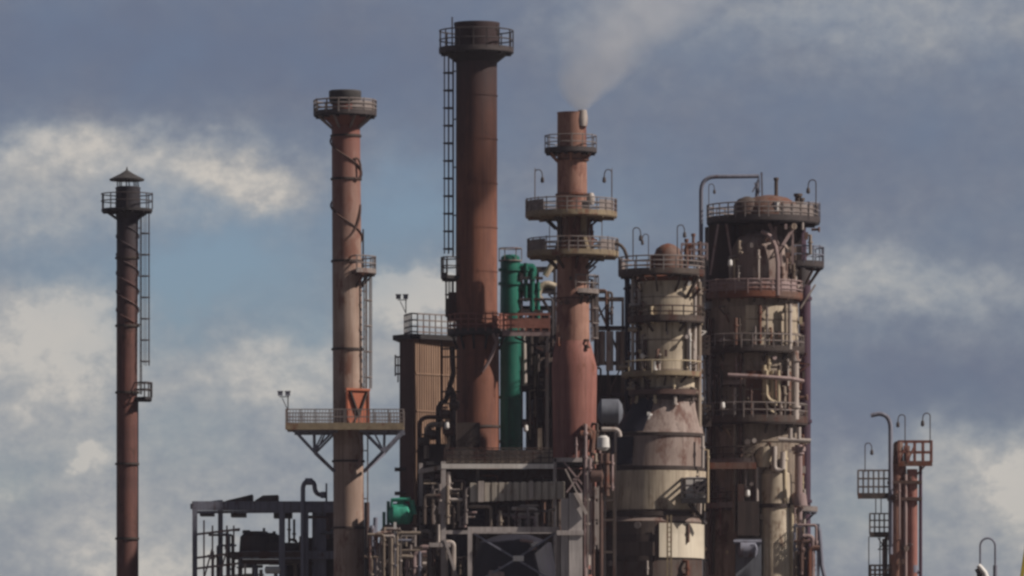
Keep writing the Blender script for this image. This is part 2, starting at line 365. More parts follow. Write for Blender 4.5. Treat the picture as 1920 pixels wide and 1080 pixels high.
def ladder(t, cx, rs, az, y0, y1, m='raildark', off=6, cage=18, step=10, hoop=36, w=7, rr=1.2, cagem=None, dz=0):
    c, q = math.cos(R(az)), math.sin(R(az)); tx, tz = -q, c
    L = t.mb()
    def P(rad, side, y): return (cx + c * rad + tx * side, y, dz + q * rad + tz * side)
    for sd_ in (-w, w): L.bar(P(rs + off, sd_, y0), P(rs + off, sd_, y1), rr * 2)
    y = y0 + 4
    while y < y1: L.bar(P(rs + off, -w, y), P(rs + off, w, y), rr * 1.3); y += step
    y = y0 + 30
    while y < y1: L.bar(P(rs - 1, 0, y), P(rs + off, 0, y), rr * 1.8); y += 90
    o = L.build('ladder', m)
    if cage:
        C = t.mb(); hs = []
        y = y0
        while y < y1 - 5:
            pts = []
            for i in range(9):
                a = -90 + 180 * i / 8
                pts.append(P(rs + off + (cage) * math.cos(R(a)), (w + 4) * math.sin(R(a)), y))
            C.tube(pts, rr * 1.15, 5); y += hoop
        for a in (-62, -25, 25, 62):
            C.bar(P(rs + off + cage * math.cos(R(a)), (w + 4) * math.sin(R(a)), y0), P(rs + off + cage * math.cos(R(a)), (w + 4) * math.sin(R(a)), y1 - 6), rr * 1.4)
        C.build('safety_cage', m, o)
    return o

def flanges(t, cx, ys, r, th=4, m='darkband', name='flange', dz=0):
    for y in ys: t.mb().slab(cx(y) if callable(cx) else cx, y - th / 2, y + th / 2, (r(y) if callable(r) else r) - 1.5, (r(y) if callable(r) else r) + 2.5, dz=dz).build(name, m)

def elbow(p0, c, p1, n=6):      # quadratic bend
    out = []
    for i in range(n + 1):
        u = i / n; out.append(tuple((1 - u) ** 2 * a + 2 * u * (1 - u) * b + u * u * d for a, b, d in zip(p0, c, p1)))
    return out

def hang_fittings(t, cx, r, y0, y1, n, seed, mats, dz=0, a0=-200, a1=20):
    g = random.Random(seed)
    for i in range(n):
        a = R(g.uniform(a0, a1)); c, q = math.cos(a), math.sin(a); rr = r + g.uniform(4, 10); y = g.uniform(y0, y1); x, z = cx + rr * c, dz + rr * q
        k = g.random(); mm = g.choice(mats)
        if k < .42:
            pr = g.uniform(1.6, 3.6); L_ = g.uniform(30, 110); yb = min(y1 + 10, y + L_)
            m = t.mb().tube([(cx + (r - 2) * c, y, dz + (r - 2) * q), (x, y, z), (x, yb, z), (cx + (r - 2) * c, yb, dz + (r - 2) * q)], pr, 8)
            m.lathe([(x, y + 12, pr * 1.6), (x, y + 15, pr * 1.6)], 10, z); m.build('pipe', mm)
        elif k < .68:
            w_ = g.uniform(4, 8); h_ = g.uniform(6, 14); t.mb().box(x - w_ / 2, x + w_ / 2, y, y + h_, z - 3, z + 3).build('junction_box', mm)
        elif k < .86:
            s_ = g.uniform(3, 5.5); t.mb().tube([(cx + (r - 2) * c, y, dz + (r - 2) * q), (x + 4 * c, y, z + 4 * q)], s_ * .6, 8).tube([(x + 4 * c, y, z + 4 * q), (x + 6 * c, y, z + 6 * q)], s_ * 1.25, 12).build('nozzle_flange', mm)
        else:
            t.mb().bar((cx + (r - 1) * c, y, dz + (r - 1) * q), (x + 9 * c, y - 14, z + 9 * q), 2.2).bar((x + 9 * c, y - 14, z + 9 * q), (cx + (r - 1) * c, y - 16, dz + (r - 1) * q), 2.2).build('support_arm', mm)

def copy_tree(o, parent=None):
    c = o.copy(); COL.objects.link(c); c.parent = parent
    for ch in list(o.children): copy_tree(ch, c)
    return c

# ------------------------------------------------------------------ ground
gm = bpy.data.meshes.new('ground')
gm.from_pydata([(-4000, -500, 0), (4000, -500, 0), (4000, 7500, 0), (-4000, 7500, 0)], [], [(0, 1, 2, 3)])
go = bpy.data.objects.new('ground', gm); COL.objects.link(go); gm.materials.append(M_['concrete']); go['kind'] = 'structure'

# ------------------------------------------------------------------ A: thin capped chimney, far left
t = Thing('chimney', 'thin dark brown chimney with a conical rain cap, farthest left', 'chimney', 238, 0)
t.mb().lathe([(238, t.z0, 20), (238, 700, 19.6), (239, 410, 20.5)]).build('shaft', 'stackA')
t.mb().lathe([(240, 412, 21), (240, 400, 24), (240, 356, 23), (240, 352, 24), (240, 350, 20), (240, 372, 19)], cap=False).build('mouth', 'stackA')
flanges(t, 238.5, [484, 611, 736, 870, 1010], 20.2)
s_ = t.mb()
for ph in (0, 180):
    s_.tube([(239 + 20.6 * math.cos(R(ph + i * 24)), 408 + i * 4.6, 20.6 * math.sin(R(ph + i * 24))) for i in range(44)], 1.9, 6)
s_.build('strake', 'stackA')
c_ = t.mb().lathe([(238, 313, 0.8), (238, 319, 2), (238, 326, 13), (238, 336, 33), (238, 339, 32), (238, 337, 14)], cap=True).build('rain_cap', 'cap')
s_ = t.mb()
for i in range(8): a = R(i * 45 + 10); s_.bar((240 + 20 * math.cos(a), 352, 20 * math.sin(a)), (239 + 19 * math.cos(a), 336, 19 * math.sin(a)), 2.2)
s_.build('cap_support', 'cap', c_)
ring_platform(t, 238, 392, 24, 48, 28, th=5, deck='deckdark', rail='raildark', posts=9, rails=2, rr=1.1, toe=False, brackets=6, bdrop=12)
ladder(t, 238.5, 20, -8, 398, 692, hoop=40, step=13, cage=17, rr=.9)
ladder(t, 238.5, 20, -8, 692, 740, cage=0, rr=.9)
ring_platform(t, 238, 745, 20, 47, 27, -40, 30, th=5, deck='deckdark', rail='raildark', posts=3, rails=2, toe=False)
ladder(t, 238.5, 20, 60, 750, t.z0, cage=0)

# ------------------------------------------------------------------ B: tan stack with orange box and wide platform
t = Thing('chimney', 'tan and rust streaked chimney carrying an orange box above a wide braced platform', 'chimney', 652, -10)
bx = lambda y: 648 + (y - 180) * 0.0075
brad = lambda y: 26.5 + (y - 180) * 0.0028
t.mb().lathe([(656, t.z0, 32), (bx(1080), 1080, brad(1080)), (bx(700), 700, brad(700)), (bx(240), 240, brad(240)), (bx(205), 205, 25), (bx(190), 190, 25)]).build('shaft', 'stackB')
t.mb().lathe([(647, 196, 26), (647, 188, 30), (647, 172, 30.5), (647, 170, 29), (647, 171, 25), (647, 190, 24)], cap=False).build('mouth', 'cap')
flanges(t, bx, [255, 336, 490, 655, 865, 990], brad)
ring_platform(t, 647, 214, 26, 58, 25, th=5, rail='rail', posts=14, rr=1.5, rails=3, brackets=8, bdrop=22, deck='deckdark', brm='rail', panel=[(-75, -15), (10, 60)])
t.mb().lathe([(647, 217, 44), (648, 222, 40), (649, 236, 27)], cap=False).build('support_cone', 'stackB')
# spiral pipe hugging the shaft
s_ = t.mb(); s_.tube([(bx(265 + i * 4) + (brad(300) + 2.5) * math.cos(R(200 - i * 15)), 258 + i * 5.0, -(brad(300) + 1.2) * math.sin(R(200 - i * 15))) for i in range(46)], 1.7, 6)
s_.build('spiral_pipe', 'browpipe')
s_ = t.mb(); s_.tube(elbow((676, 385, -10), (678, 430, -28), (648, 452, -27)) , 2.0, 6); s_.tube(elbow((664, 300, -24), (678, 292, -20), (677, 330, -20)) + elbow((676, 332, -20), (672, 342, -22), (664, 335, -24)), 2.2, 6)
s_.build('cable_loop', 'browpipe')
ring_platform(t, bx(510), 510, 27, 54, 28, -70, 60, th=5, deck='deck', rail='rail', posts=6, rr=1.3, brackets=3)
s_ = t.mb(); s_.bar((681, 505, -4), (681, 430, -4), 3); s_.bar((676, 505, 4), (676, 452, 4), 2.4); s_.build('post', 'raildark')
ladder(t, bx(600), 29, -12, 516, 735, m='rail', off=5, cage=13, hoop=48, step=14, w=8)
m = t.mb(); n_ = [(652, -62), (692, -34), (686, -20), (652, -24)]; vs_ = [m.t.w((p[0], y, p[1])) for y in (734, 806) for p in n_]; m.add(vs_, [(0, 1, 2, 3), (7, 6, 5, 4)] + [(i, (i + 1) % 4, 4 + (i + 1) % 4, 4 + i) for i in range(4)]); b_ = m.build('equipment_box', 'orange')
fz = lambda x: -64.5 + (x - 652) * .7
s_ = t.mb()
s_.bar((650, 733, fz(650)), (694, 733, fz(694)), 4, 4)
for x in (652, 692): s_.bar((x, 734, fz(x)), (x, 806, fz(x)), 3.4)
s_.build('box_frame', 'orange', b_)
s_ = t.mb(); s_.bar((658, 738, fz(658)), (673, 782, fz(673)), 7, 3); s_.bar((688, 738, fz(688)), (673, 782, fz(673)), 7, 3); s_.bar((671, 780, fz(671)), (664, 800, fz(664)), 3, 3)
s_.build('v_shaped_brace', 'darkband', b_)
p_ = rect_platform(t, 538, 757, 799, -68, 60, 28, th=8, deck='decktan', rail='rail', step=27, rr=1.0, rails=2, bars=5.5)
s_ = t.mb()
for z in (-50, 45):
    for sg, xe in ((-1, 627), (1, 682)):
        X = lambda x: 655 + sg * x
        s_.bar((X(102), 808, z), (X(65), 848, z), 4.5); s_.bar((X(65), 848, z), (X(28), 884, z * .3), 4.5)
        s_.bar((X(65), 848, z), (X(30), 812, z), 4); s_.bar((X(65), 848, z), (X(66), 808, z), 3.4); s_.bar((X(65), 848, z), (X(45), 808, z), 3)
        s_.bar((X(104), 811, z), (X(20), 811, z), 5)
s_.build('strut', 'steelblue', p_)
s_ = t.mb().tube(elbow((672, 812, -30), (690, 850, -40), (668, 878, -28)), 2.6, 6); s_.build('drain_pipe', 'pinkpipe')
ladder(t, bx(900), 30, 0, 815, t.z0, m='rail', cage=0)

# ------------------------------------------------------------------ floodlights and hook lamps (copied)
def floodlight(x, y, d, label, h=36, group='small floodlights on posts'):
    t = Thing('floodlight', label, 'floodlight', x, d, group)
    t.o.location.z = CAMZ + (HOR - y) * t.k
    t.mb().bar((x, y, 0), (x, y - h, 0), 2).bar((x - 16, y - h + 10, 0), (x + 2, y - h + 10, 0), 1.6).bar((x, y, 0), (x - 11, y - h + 12, 0), 1.5).build('post', 'raildark')
    for dx in (-14, 0):
        m = t.mb(); m.box(x + dx - 5, x + dx + 4, y - h + 1, y - h + 8, -4, 3).box(x + dx - 6, x + dx + 5, y - h - 1, y - h + 1, -5, 4); m.build('lamp_head', 'steelblue')
    return t
f0 = floodlight(540, 770, -11, 'double floodlight on the left corner of the wide braced platform')
f1 = copy_tree(f0.o); t2 = Thing.__new__(Thing); k2 = S * (D0 + 3) / D0
f1.location = ((762 - 960) * k2, D0 + 3 - 2, CAMZ + (HOR - 592) * k2); f1['label'] = 'double floodlight at the left corner of the corrugated building roof'

def hook_lamp(x, y, d, label, h=46, drop=12, w=10, flip=1, group='thin hooked lamp posts'):
    t = Thing('hooked_lamp', label, 'lamp post', x, d, group); t.o.location.z = CAMZ + (HOR - y) * t.k
    pts = [(x, y, 0), (x, y - h + 6, 0)] + elbow((x, y - h + 6, 0), (x, y - h, 0), (x - flip * w * .5, y - h, 0), 4) + elbow((x - flip * w * .5, y - h, 0), (x - flip * w, y - h, 0), (x - flip * w, y - h + drop, 0), 4)
    t.mb().tube(pts, 1.0, 6).build('post', 'raildark')
    t.mb().lathe([(x - flip * w, y - h + drop - 1, 1), (x - flip * w, y - h + drop + 2, 3), (x - flip * w, y - h + drop + 8, 3.6), (x - flip * w, y - h + drop + 10, 1)], 10).build('lamp_head', 'raildark')
    return t

# ------------------------------------------------------------------ C: big brown stack
t = Thing('chimney', 'tallest and widest chimney, red-brown with soot-dark top and long caged ladder', 'chimney', 894, 0)
t.mb().lathe([(898, t.z0, 44), (896, 1080, 41), (896, 640, 40), (893.5, 590, 39), (893.5, 130, 38.5), (893.5, 100, 39)], 56).build('shaft', 'bigstack')
t.mb().lathe([(894, 104, 39), (894, 98, 41.5), (894, 52, 41.5), (894, 47, 43), (894, 43, 43), (894, 43, 39), (894, 70, 37)], 56, cap=False).build('mouth', 'bigstack')
t.mb().lathe([(893.5, 98, 60), (893.5, 103, 58), (893.5, 117, 40)], cap=False).build('support_cone', 'deckdark')
s_ = t.mb()
for y in (180, 262, 345, 428, 510, 585, 690, 770): s_.slab(894.5, y - .6, y + .6, 36, 39.2 if y < 600 else 40.6)
s_.build('weld_seam', 'bigstack')
ring_platform(t, 893, 95, 41, 69, 37, th=6, deck='deckdark', rail='raildark', posts=15, rr=1.3, rails=2, toe=True)
t.mb().bar((848, 95, -20), (848, 34, -20), 2.6).build('lightning_rod', 'raildark')
s_ = t.mb(); s_.box(918, 932, 48, 58, -22, -12).box(926, 936, 58, 66, -18, -8); s_.build('lifting_lug', 'dull')
ladder(t, 893.5, 39, 184, 104, 482, hoop=33, cage=18, step=11, off=5, rr=1.25)
ring_platform(t, 893.5, 518, 39, 66, 34, 150, 215, th=6, deck='deckdark', rail='raildark', posts=4, rails=2)
ladder(t, 893.5, 39, 172, 522, 600, cage=14, hoop=30)
t.mb().box(838, 862, 560, 600, -10, 20).box(842, 860, 548, 560, -6, 14).build('inspection_hatch', 'dull')
p_ = ring_platform(t, 896, 623, 40, 56, 32, -175, 5, th=7, deck='deckdark', rail='railred', posts=11, rr=1.4, rails=3, brackets=6, bdrop=26, panel=[(-60, -5)])
s_ = t.mb(); s_.tube(elbow((934, 628, -44), (928, 668, -46), (904, 700, -42)), 3.0, 8); s_.tube([(930, 645, -46), (925, 628, -50)], 2.6, 6); s_.build('drain_pipe', 'pinkpipe')
flanges(t, 896, [800], 40, m='dull')

# ------------------------------------------------------------------ corrugated building behind
t = Thing('boiler_house', 'tall tan corrugated metal building beside the widest chimney', 'building', 800, 3)
def corr(m, a, b, y0, y1, rib=6.0, depth=1.6):
    import math as _m
    ax, az = a; bx_, bz = b; L = _m.hypot(bx_ - ax, bz - az); n = int(L / rib); dx, dz = (bx_ - ax) / L, (bz - az) / L; nx, nz = dz, -dx
    pts = []
    for i in range(n):
        s0 = i * rib
        for f, o in ((0, 0), (.35, 0), (.5, 1), (.85, 1)): pts.append((ax + dx * (s0 + f * rib) + nx * o * depth, az + dz * (s0 + f * rib) + nz * o * depth))
    pts.append((bx_, bz)); vs = [m.t.w((p[0], y, p[1])) for p in pts for y in (y0, y1)]
    m.add(vs, [(2 * i, 2 * i + 1, 2 * i + 3, 2 * i + 2) for i in range(len(pts) - 1)])
a, b, c = (776, -30), (749, 10), (902, 92)
z_ = t.z0
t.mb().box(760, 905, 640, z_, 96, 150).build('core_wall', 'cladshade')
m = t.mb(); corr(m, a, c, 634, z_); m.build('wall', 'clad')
m = t.mb(); corr(m, b, a, 634, z_); m.build('side_wall', 'cladshade')  # shade of this face is put into its browner colour
m = t.mb()
for y, q in ((702, 0), (771, 1), (846, 0)):
    m.bar((776, y, -32.3), (902, y + q, 89.7), 1.6, 2.2)
m.build('sheet_lap', 'clad')
m = t.mb()
def prism(m, poly, y0, y1):
    n = len(poly); vs = [m.t.w((p[0], y, p[1])) for y in (y0, y1) for p in poly]
    m.add(vs, [tuple(range(n)), tuple(range(2 * n - 1, n - 1, -1))] + [(i, (i + 1) % n, n + (i + 1) % n, n + i) for i in range(n)])
prism(m, [(772, -46), (736, 10), (752, 120), (950, 130), (930, 92), (850, 22)], 628, 637); roof = m.build('roof', 'deckdark')
m = t.mb()
rp = [(758, 20), (772, -38), (850, 26), (930, 94)]
for (p, q) in zip(rp[:-1], rp[1:]):
    n = max(3, int(math.hypot(q[0] - p[0], q[1] - p[1]) / 13))
    for i in range(n + 1): x = p[0] + (q[0] - p[0]) * i / n; z = p[1] + (q[1] - p[1]) * i / n; m.bar((x, 629, z), (x, 590, z), 2.4)
    for yy in (590, 602, 614, 624): m.bar((p[0], yy, p[1]), (q[0], yy, q[1]), 2.6)
m.build('railing', 'rail', roof)
m = t.mb()
for y in (668, 684, 700): m.bar((741, y, 20), (752, y, 20), 3)
m.bar((741, 664, 20), (741, 704, 20), 3); m.bar((746, 670, 16), (746, 716, 16), 2.4); m.build('wall_bracket', 'steeldark')
for y in (880, 925): t.mb().box(740, 762, y - 3, y + 3, -10, 22).build('beam_stub', 'steeldark')

# pipework hanging on the shaded end of the building
t = Thing('pipe_manifold', 'dark tangle of pipes and valves in front of the corrugated building', 'pipework', 815, -2)
rnd = random.Random(5)
for (pts, r, mm) in [
    ([(786, 840, 0), (786, 800, 0)] + elbow((786, 800, 0), (786, 782, 0), (806, 782, 0)) + [(850, 782, 0)], 4, 'browpipe'),
    ([(800, 860, -6), (800, 812, -6)] + elbow((800, 812, -6), (800, 796, -6), (815, 796, -6)) + [(848, 796, -6)], 5, 'grimy'),
    ([(822, 860, 8), (822, 770, 8)] + elbow((822, 770, 8), (822, 756, 8), (836, 750, 8)) + [(850, 700, 8), (848, 650, 8)], 5, 'darkband'),
    ([(838, 690, -4)] + elbow((838, 690, -4), (820, 668, -4), (828, 645, -4)), 3.5, 'browpipe'),
    ([(845, 720, 6)] + elbow((845, 720, 6), (826, 700, 6), (850, 668, 6)), 3, 'grimy'),
    ([(850, 860, -8), (850, 740, -8), (842, 725, -8)], 6, 'darkband')]:
    t.mb().tube(pts, r, 10).build('pipe', mm)
for x, y, r in ((808, 816, 12), (842, 806, 15), (796, 828, 10), (834, 776, 9), (852, 760, 10)):
    t.mb().drum(x - 8, x + 8, y, r * .8, -10, 14).tube([(x, y, -10), (x, y - r, -10)], 2.5).lathe([(x, y - r - 1, 6), (x, y - r - 4, 6)], 12, -10).build('valve', rnd.choice(['darkband', 'browpipe', 'dull']))
m = t.mb()
for y in (655, 670, 735, 757): m.bar((826, y, -12), (862, y, -12), 3)
m.bar((828, 640, -12), (828, 790, -12), 3); m.build('support_bracket', 'dull')
m = t.mb(); m.box(838, 900, 792, 860, 2, 40); m.box(782, 838, 832, t.z0, 2, 40); m.build('pump_casing', 'darkband')

def small_lamp(x, y, d, label, h=14):
    t = Thing('bulkhead_lamp', label, 'lamp', x, d, 'small white bulkhead lamps'); t.o.location.z = CAMZ + (HOR - y) * t.k
    t.mb().lathe([(x, y - h / 2, 2), (x, y - h / 2 + 3, 4), (x, y + h / 2 - 3, 4.4), (x, y + h / 2, 2)], 12).build('globe', 'white')
    t.mb().box(x - 3, x + 3, y - h / 2 - 4, y - h / 2, -3, 8).build('mount', 'raildark')
    return t
sl = small_lamp(838, 798, -5, 'white bulkhead lamp beside the pipe tangle left of the widest chimney')
def lamp_copy(src, x, y, d, label):
    c = copy_tree(src.o); kk = S * (D0 + d) / D0
    c.location = ((x - 960) * kk, D0 + d, CAMZ + (HOR - y) * kk); c['label'] = label; return c
lamp_copy(sl, 986, 803, 0, 'white bulkhead lamp right of the foot of the green column')
lamp_copy(sl, 1355, 760, -6, 'white bulkhead lamp on the shaded left of the widest column')
lamp_copy(sl, 1369, 493, -6, 'white bulkhead lamp under the top platform of the widest column')
lamp_copy(sl, 1402, 925, -8, 'white bulkhead lamp low on the dark side of the widest column')

# ------------------------------------------------------------------ walkway between big stack and brown stack
t = Thing('walkway', 'short railed walkway bridging from the widest chimney across the green column', 'walkway', 990, -1)
p_ = t.mb().box(942, 1032, 620, 628, -14, 22).box(942, 1032, 624, 631, -17, -14.1).build('deck', 'pinkpipe')
m = t.mb()
for x in [944, 958, 972, 986, 1000, 1014, 1030]: m.bar((x, 622, -16), (x, 588, -16), 3)
for y in (589, 600, 611): m.bar((942, y, -16), (1032, y, -16), 2.6); m.bar((942, y, 20), (1032, y, 20), 2.6)
m.box(944, 1030, 596, 614, 17, 18); m.build('railing', 'railred', p_)
m = t.mb(); m.bar((1026, 630, 0), (1026, t.z0, 0), 6); m.bar((965, 632, 0), (1026, 660, 0), 4); m.build('support_post', 'steeldark')

# ------------------------------------------------------------------ green column
t = Thing('green_column', 'slim dark green vertical column between the two thick brown chimneys', 'column', 957, 5)
t.mb().lathe([(957.5, t.z0, 21), (957.5, 600, 19.8), (957, 492, 18.5), (957, 482, 17.5), (957, 478, 12)]).build('shell', 'green')
for y in (506, 532, 640, 745, 828): t.mb().slab(957, y - 2.5, y + 2.5, 15, 22.5).build('flange', 'green')
m = t.mb()
for i in range(6): a = R(i * 60); m.bar((957 + 21 * math.cos(a), 488, 21 * math.sin(a)), (957 + 21 * math.cos(a), 466, 21 * math.sin(a)), 1.8)
m.tube(arc_pts(957, 466, 21, 0, 360, 20), 1.1, 6); m.slab(957, 488, 490, 15, 22); m.build('top_railing', 'rail')
for y, x1 in ((503, 1000), (540, 1012)):
    t.mb().tube([(970, y, 0), (x1, y, 0)], 9, 12).drum(984, 1002, y + 6, 14, 10, 16).build('nozzle_pipe', 'green')

for i, (x, y0, y1, r) in enumerate(((986, 494, 566, 4), (998, 510, 585, 5), (1009, 530, 600, 3.5))):
    t.mb().tube([(x, y0, -12), (x, y1, -12)], r, 10).lathe([(x, y0 + 12, r * 1.6), (x, y0 + 15, r * 1.6)], 10, -12).build('pipe', 'green')
for y in (520, 560, 582): t.mb().box(974, 1018, y, y + 4, -16, 6).build('small_deck', 'steeldark')
# ------------------------------------------------------------------ steel pipework tower between green column and brown stack
def steel_frame(t, xs, ys, z0, z1, w=5, m='steeldark', brace=(), zb=True, name='frame', beam=None):
    f = t.mb(); bw = beam or w
    for x in xs:
        for z in (z0, z1): f.bar((x, ys[0], z), (x, t.z0, z), w)
    for y in ys:
        for z in (z0, z1): f.bar((xs[0] - w / 2, y, z), (xs[-1] + w / 2, y, z), bw * .95, bw * 1.1)
        for x in xs: f.bar((x, y, z0), (x, y, z1), bw * .85, bw)
    for (xa, ya, xb, yb) in brace: f.bar((xa, ya, z0), (xb, yb, z0), w * .6); f.bar((xa, ya, z1), (xb, yb, z1), w * .6)
    return f.build(name, m)

def fill_pipes(t, x0, x1, y0, y1, z0, z1, n, seed, mats, rmin=2, rmax=5):
    g = random.Random(seed)
    for i in range(n):
        r = g.uniform(rmin, rmax); z = g.uniform(z0, z1); x = g.uniform(x0, x1); ya = g.uniform(y0, y1 * .6 + y0 * .4); yb = min(y1, ya + g.uniform(40, 160))
        m = t.mb(); mode = g.random(); e = r * 2.2
        if mode < .4: m.tube([(x, ya, z), (x, yb, z)], r, 9)
        else:
            x2 = min(x1, max(x0, x + g.choice([-1, 1]) * g.uniform(15, 50))); s = 1 if x2 > x else -1
            if abs(x2 - x) < 2 * e: x2 = x + s * 2 * e
            m.tube([(x, yb, z), (x, ya + e, z)] + elbow((x, ya + e, z), (x, ya, z), (x + s * e, ya, z), 5) + [(x2, ya, z)], r, 9)
        for q in range(g.randint(1, 2)):
            yy = g.uniform(ya + e, yb); m.lathe([(x, yy, r * 1.6), (x, yy + 3, r * 1.6)], 10, z)
        m.build('pipe', g.choice(mats))

t = Thing('pipe_tower', 'dark steel pipe tower behind the green column with pale curved pipes at its top', 'steel tower', 1005, 7)
steel_frame(t, [978, 1008, 1040], [505, 545, 600, 660, 730, 790, 850], -30, 40, 5, 'steeldark', [(978, 600, 1008, 660), (1008, 660, 978, 730), (1008, 545, 1040, 600), (1040, 730, 1008, 790)])
for y in (575, 640, 715, 795): t.mb().box(976, 1046, y, y + 5, -26, 38).build('floor', 'darkband')
for x0, x1, y, r in ((998, 1040, 690, 20), (1000, 1045, 770, 24), (992, 1030, 605, 14)): t.mb().drum(x0, x1, y, r, 0).build('drum', 'darkband')
for pts, r, mm in [([(990, 520, -34)] + elbow((990, 520, -34), (1010, 495, -34), (1024, 505, -34)) + [(1040, 530, -34)], 8, 'creampipe'),
                   ([(1000, 575, -30), (1010, 548, -30)] + elbow((1010, 548, -30), (1018, 528, -30), (1042, 540, -30)), 7, 'cream'),
                   ([(978, 545, -33), (1000, 548, -33), (1015, 565, -33)], 6, 'grimy'),
                   ([(1022, 520, -36), (1034, 500, -36), (1040, 490, -36)], 6, 'cream'),
                   ([(982, 600, -34), (984, 725, -34)], 5, 'pale'), ([(1022, 700, -34), (1022, 860, -34)], 4, 'dull')]:
    t.mb().tube(pts, r, 10).build('pipe', mm)
fill_pipes(t, 980, 1042, 560, 860, -40, -30, 14, 3, ['dull', 'browpipe', 'darkband', 'grimy', 'steeldark'], 1.5, 4)
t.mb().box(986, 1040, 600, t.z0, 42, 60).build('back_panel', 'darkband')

# ------------------------------------------------------------------ D: brown stack with steam and two wide platforms
t = Thing('chimney', 'steaming brown chimney with three platforms and a flared pink-red lower section', 'chimney', 1074, -5)
t.mb().lathe([(1078, t.z0, 46), (1078, 900, 40), (1077, 770, 41), (1077, 690, 42.5), (1075, 664, 38), (1074, 640, 32)], 48).build('flared_base', 'pink')
t.mb().lathe([(1074, 642, 31.5), (1074, 500, 30), (1073, 410, 28.5), (1072, 214, 27), (1072, 211, 28), (1072, 211, 25), (1072, 230, 24)], 48, cap=False).build('shaft', 'stackD')
flanges(t, 1073, [300, 365, 560, 650], 29, 3, 'rustshell')
s_ = t.mb(); s_.lathe([(1092, 208, 8), (1092, 222, 10), (1092, 238, 9)], 14, -16); s_.build('vent_cowl', 'pale')
ring_platform(t, 1070, 283, 28, 48, 28, th=5, deck='deckdark', rail='rail', posts=12, rr=1, brackets=6, bdrop=15, brm='stackD')
for y, cx, mm in ((403, 1071, 'decktan'), (477, 1074, 'decktan')):
    ring_platform(t, cx, y, 30, 85, 28, th=6, deck=mm, rail='rail', posts=26, rr=1.15, rails=3, panel=[(-170, -128), (-52, -20)])
    for a_ in range(0, 360, 45):
        c_, q_ = math.cos(R(a_ + 10)), math.sin(R(a_ + 10)); t.mb().bar((cx + 52 * c_, y + 7, 52 * q_), (cx + 30 * c_, y + 27, 30 * q_), 4).build('bracket', 'dull')
s_ = t.mb()
for x, y0, y1, z in ((1003, 318, 378, -40), (1147, 318, 378, -30), (1030, 428, 470, -60), (1128, 420, 465, -50)): s_.bar((x, y0, z), (x, y1, z), 1.6)
s_.build('thin_post', 'rail')
m = t.mb(); m.lathe([(1107, 366, 5), (1107, 372, 8), (1107, 380, 8), (1107, 388, 6)], 16, -50); m.box(1090, 1102, 380, 404, -54, -44); m.build('instrument_box', 'pale')
for i, (x, r, z) in enumerate([(1060, 5, -40), (1094, 6, -34), (1050, 4, -34), (1102, 4, -28)]):
    t.mb().tube([(x, 408, z), (x, 448, z), (x + (6 if x > 1074 else -6), 470, z)], r, 8).build('riser_pipe', ['rustshell', 'decktan', 'dull', 'rustshell'][i])
ring_platform(t, 1074, 548, 30, 48, 30, -80, 20, th=5, deck='deck', rail='rail', posts=4, rr=1.2, brackets=3)
t.mb().tube([(1105, 466, -30), (1140, 458, -30)] + elbow((1140, 458, -30), (1172, 452, -30), (1176, 492, -30)), 3.2, 8).build('overflow_pipe', 'dull')
m = t.mb()
for x in (1086, 1098, 1110): m.bar((x, 772, -36 + abs(x - 1090)), (x, 880, -36 + abs(x - 1090)), 5)
m.build('stiffener', 'pinkpipe')
t.mb().tube([(1092, 800, -44), (1112, 812, -40), (1108, 850, -40)], 6).drum(1088, 1108, 818, 9, -46, 12).build('drain_pipe', 'rustshell')
ladder(t, 1074, 31, 12, 550, 640, m='rail', cage=12, hoop=28)

hang_fittings(t, 1074, 30, 415, 470, 8, 81, ['dull', 'rustshell', 'decktan', 'pale']); hang_fittings(t, 1074, 31, 492, 640, 10, 82, ['dull', 'rustshell', 'browpipe'])
hang_fittings(t, 1077, 42, 790, 860, 8, 83, ['dull', 'grimy', 'pinkpipe'], 0, -90, 20)

t = Thing('hooked_lamp', 'thin hooked lamp over the left of the upper wide platform on the steaming chimney', 'lamp post', 1003, -3, 'thin hooked lamp posts')
t.o.location.z = CAMZ + (HOR - 378) * t.k
def hook_mesh(t, x, y, h, w, drop):
    pts = [(x, y, 0), (x, y - h + 6, 0)] + elbow((x, y - h + 6, 0), (x, y - h, 0), (x + w * .5, y - h, 0), 4) + elbow((x + w * .5, y - h, 0), (x + w, y - h, 0), (x + w, y - h + drop, 0), 4)
    t.mb().tube(pts, 1.0, 6).build('post', 'raildark')
    t.mb().lathe([(x + w, y - h + drop - 1, 1), (x + w, y - h + drop + 2, 3), (x + w, y - h + drop + 9, 3.6), (x + w, y - h + drop + 11, 1)], 10).build('lamp_head', 'raildark')
hook_mesh(t, 1003, 378, 60, 14, 14); hook0 = t
def hook_copy(x, y, d, label, flip=False, s=1.0):
    c = copy_tree(hook0.o); kk = S * (D0 + d) / D0; c.location = ((x - 960) * kk, D0 + d, CAMZ + (HOR - y) * kk)
    c.rotation_euler.z = math.pi if flip else 0; c.scale = (s, s, s); c['label'] = label
hook_copy(1147, 378, -4, 'thin hooked lamp over the right of the upper wide platform on the steaming chimney', True)
hook_copy(1187, 488, -12, 'hooked lamp at the left end of the middle column top platform', False)
hook_copy(1216, 488, -12, 'shorter hooked lamp left of the rusty domed top of the middle column', True, .8)
hook_copy(1270, 480, -12, 'hooked lamp just right of the rusty domed top of the middle column', False, .95)
hook_copy(1530, 400, -2, 'hooked lamp at the right end of the widest column top platform', True, 1.05)
hook_copy(1329, 390, -4, 'hooked lamp inside the gooseneck pipe of the widest column', False, .75)
hook_copy(1697, 835, -6, 'hooked lamp on the left of the red railing of the far right pipe group', True, .95)
hook_copy(1744, 835, -6, 'hooked lamp on the right corner of the red railing of the far right pipe group', True, 1.0)
hook_copy(1622, 885, -6, 'hooked lamp above the dark left platform of the far right pipe group', False, .9)

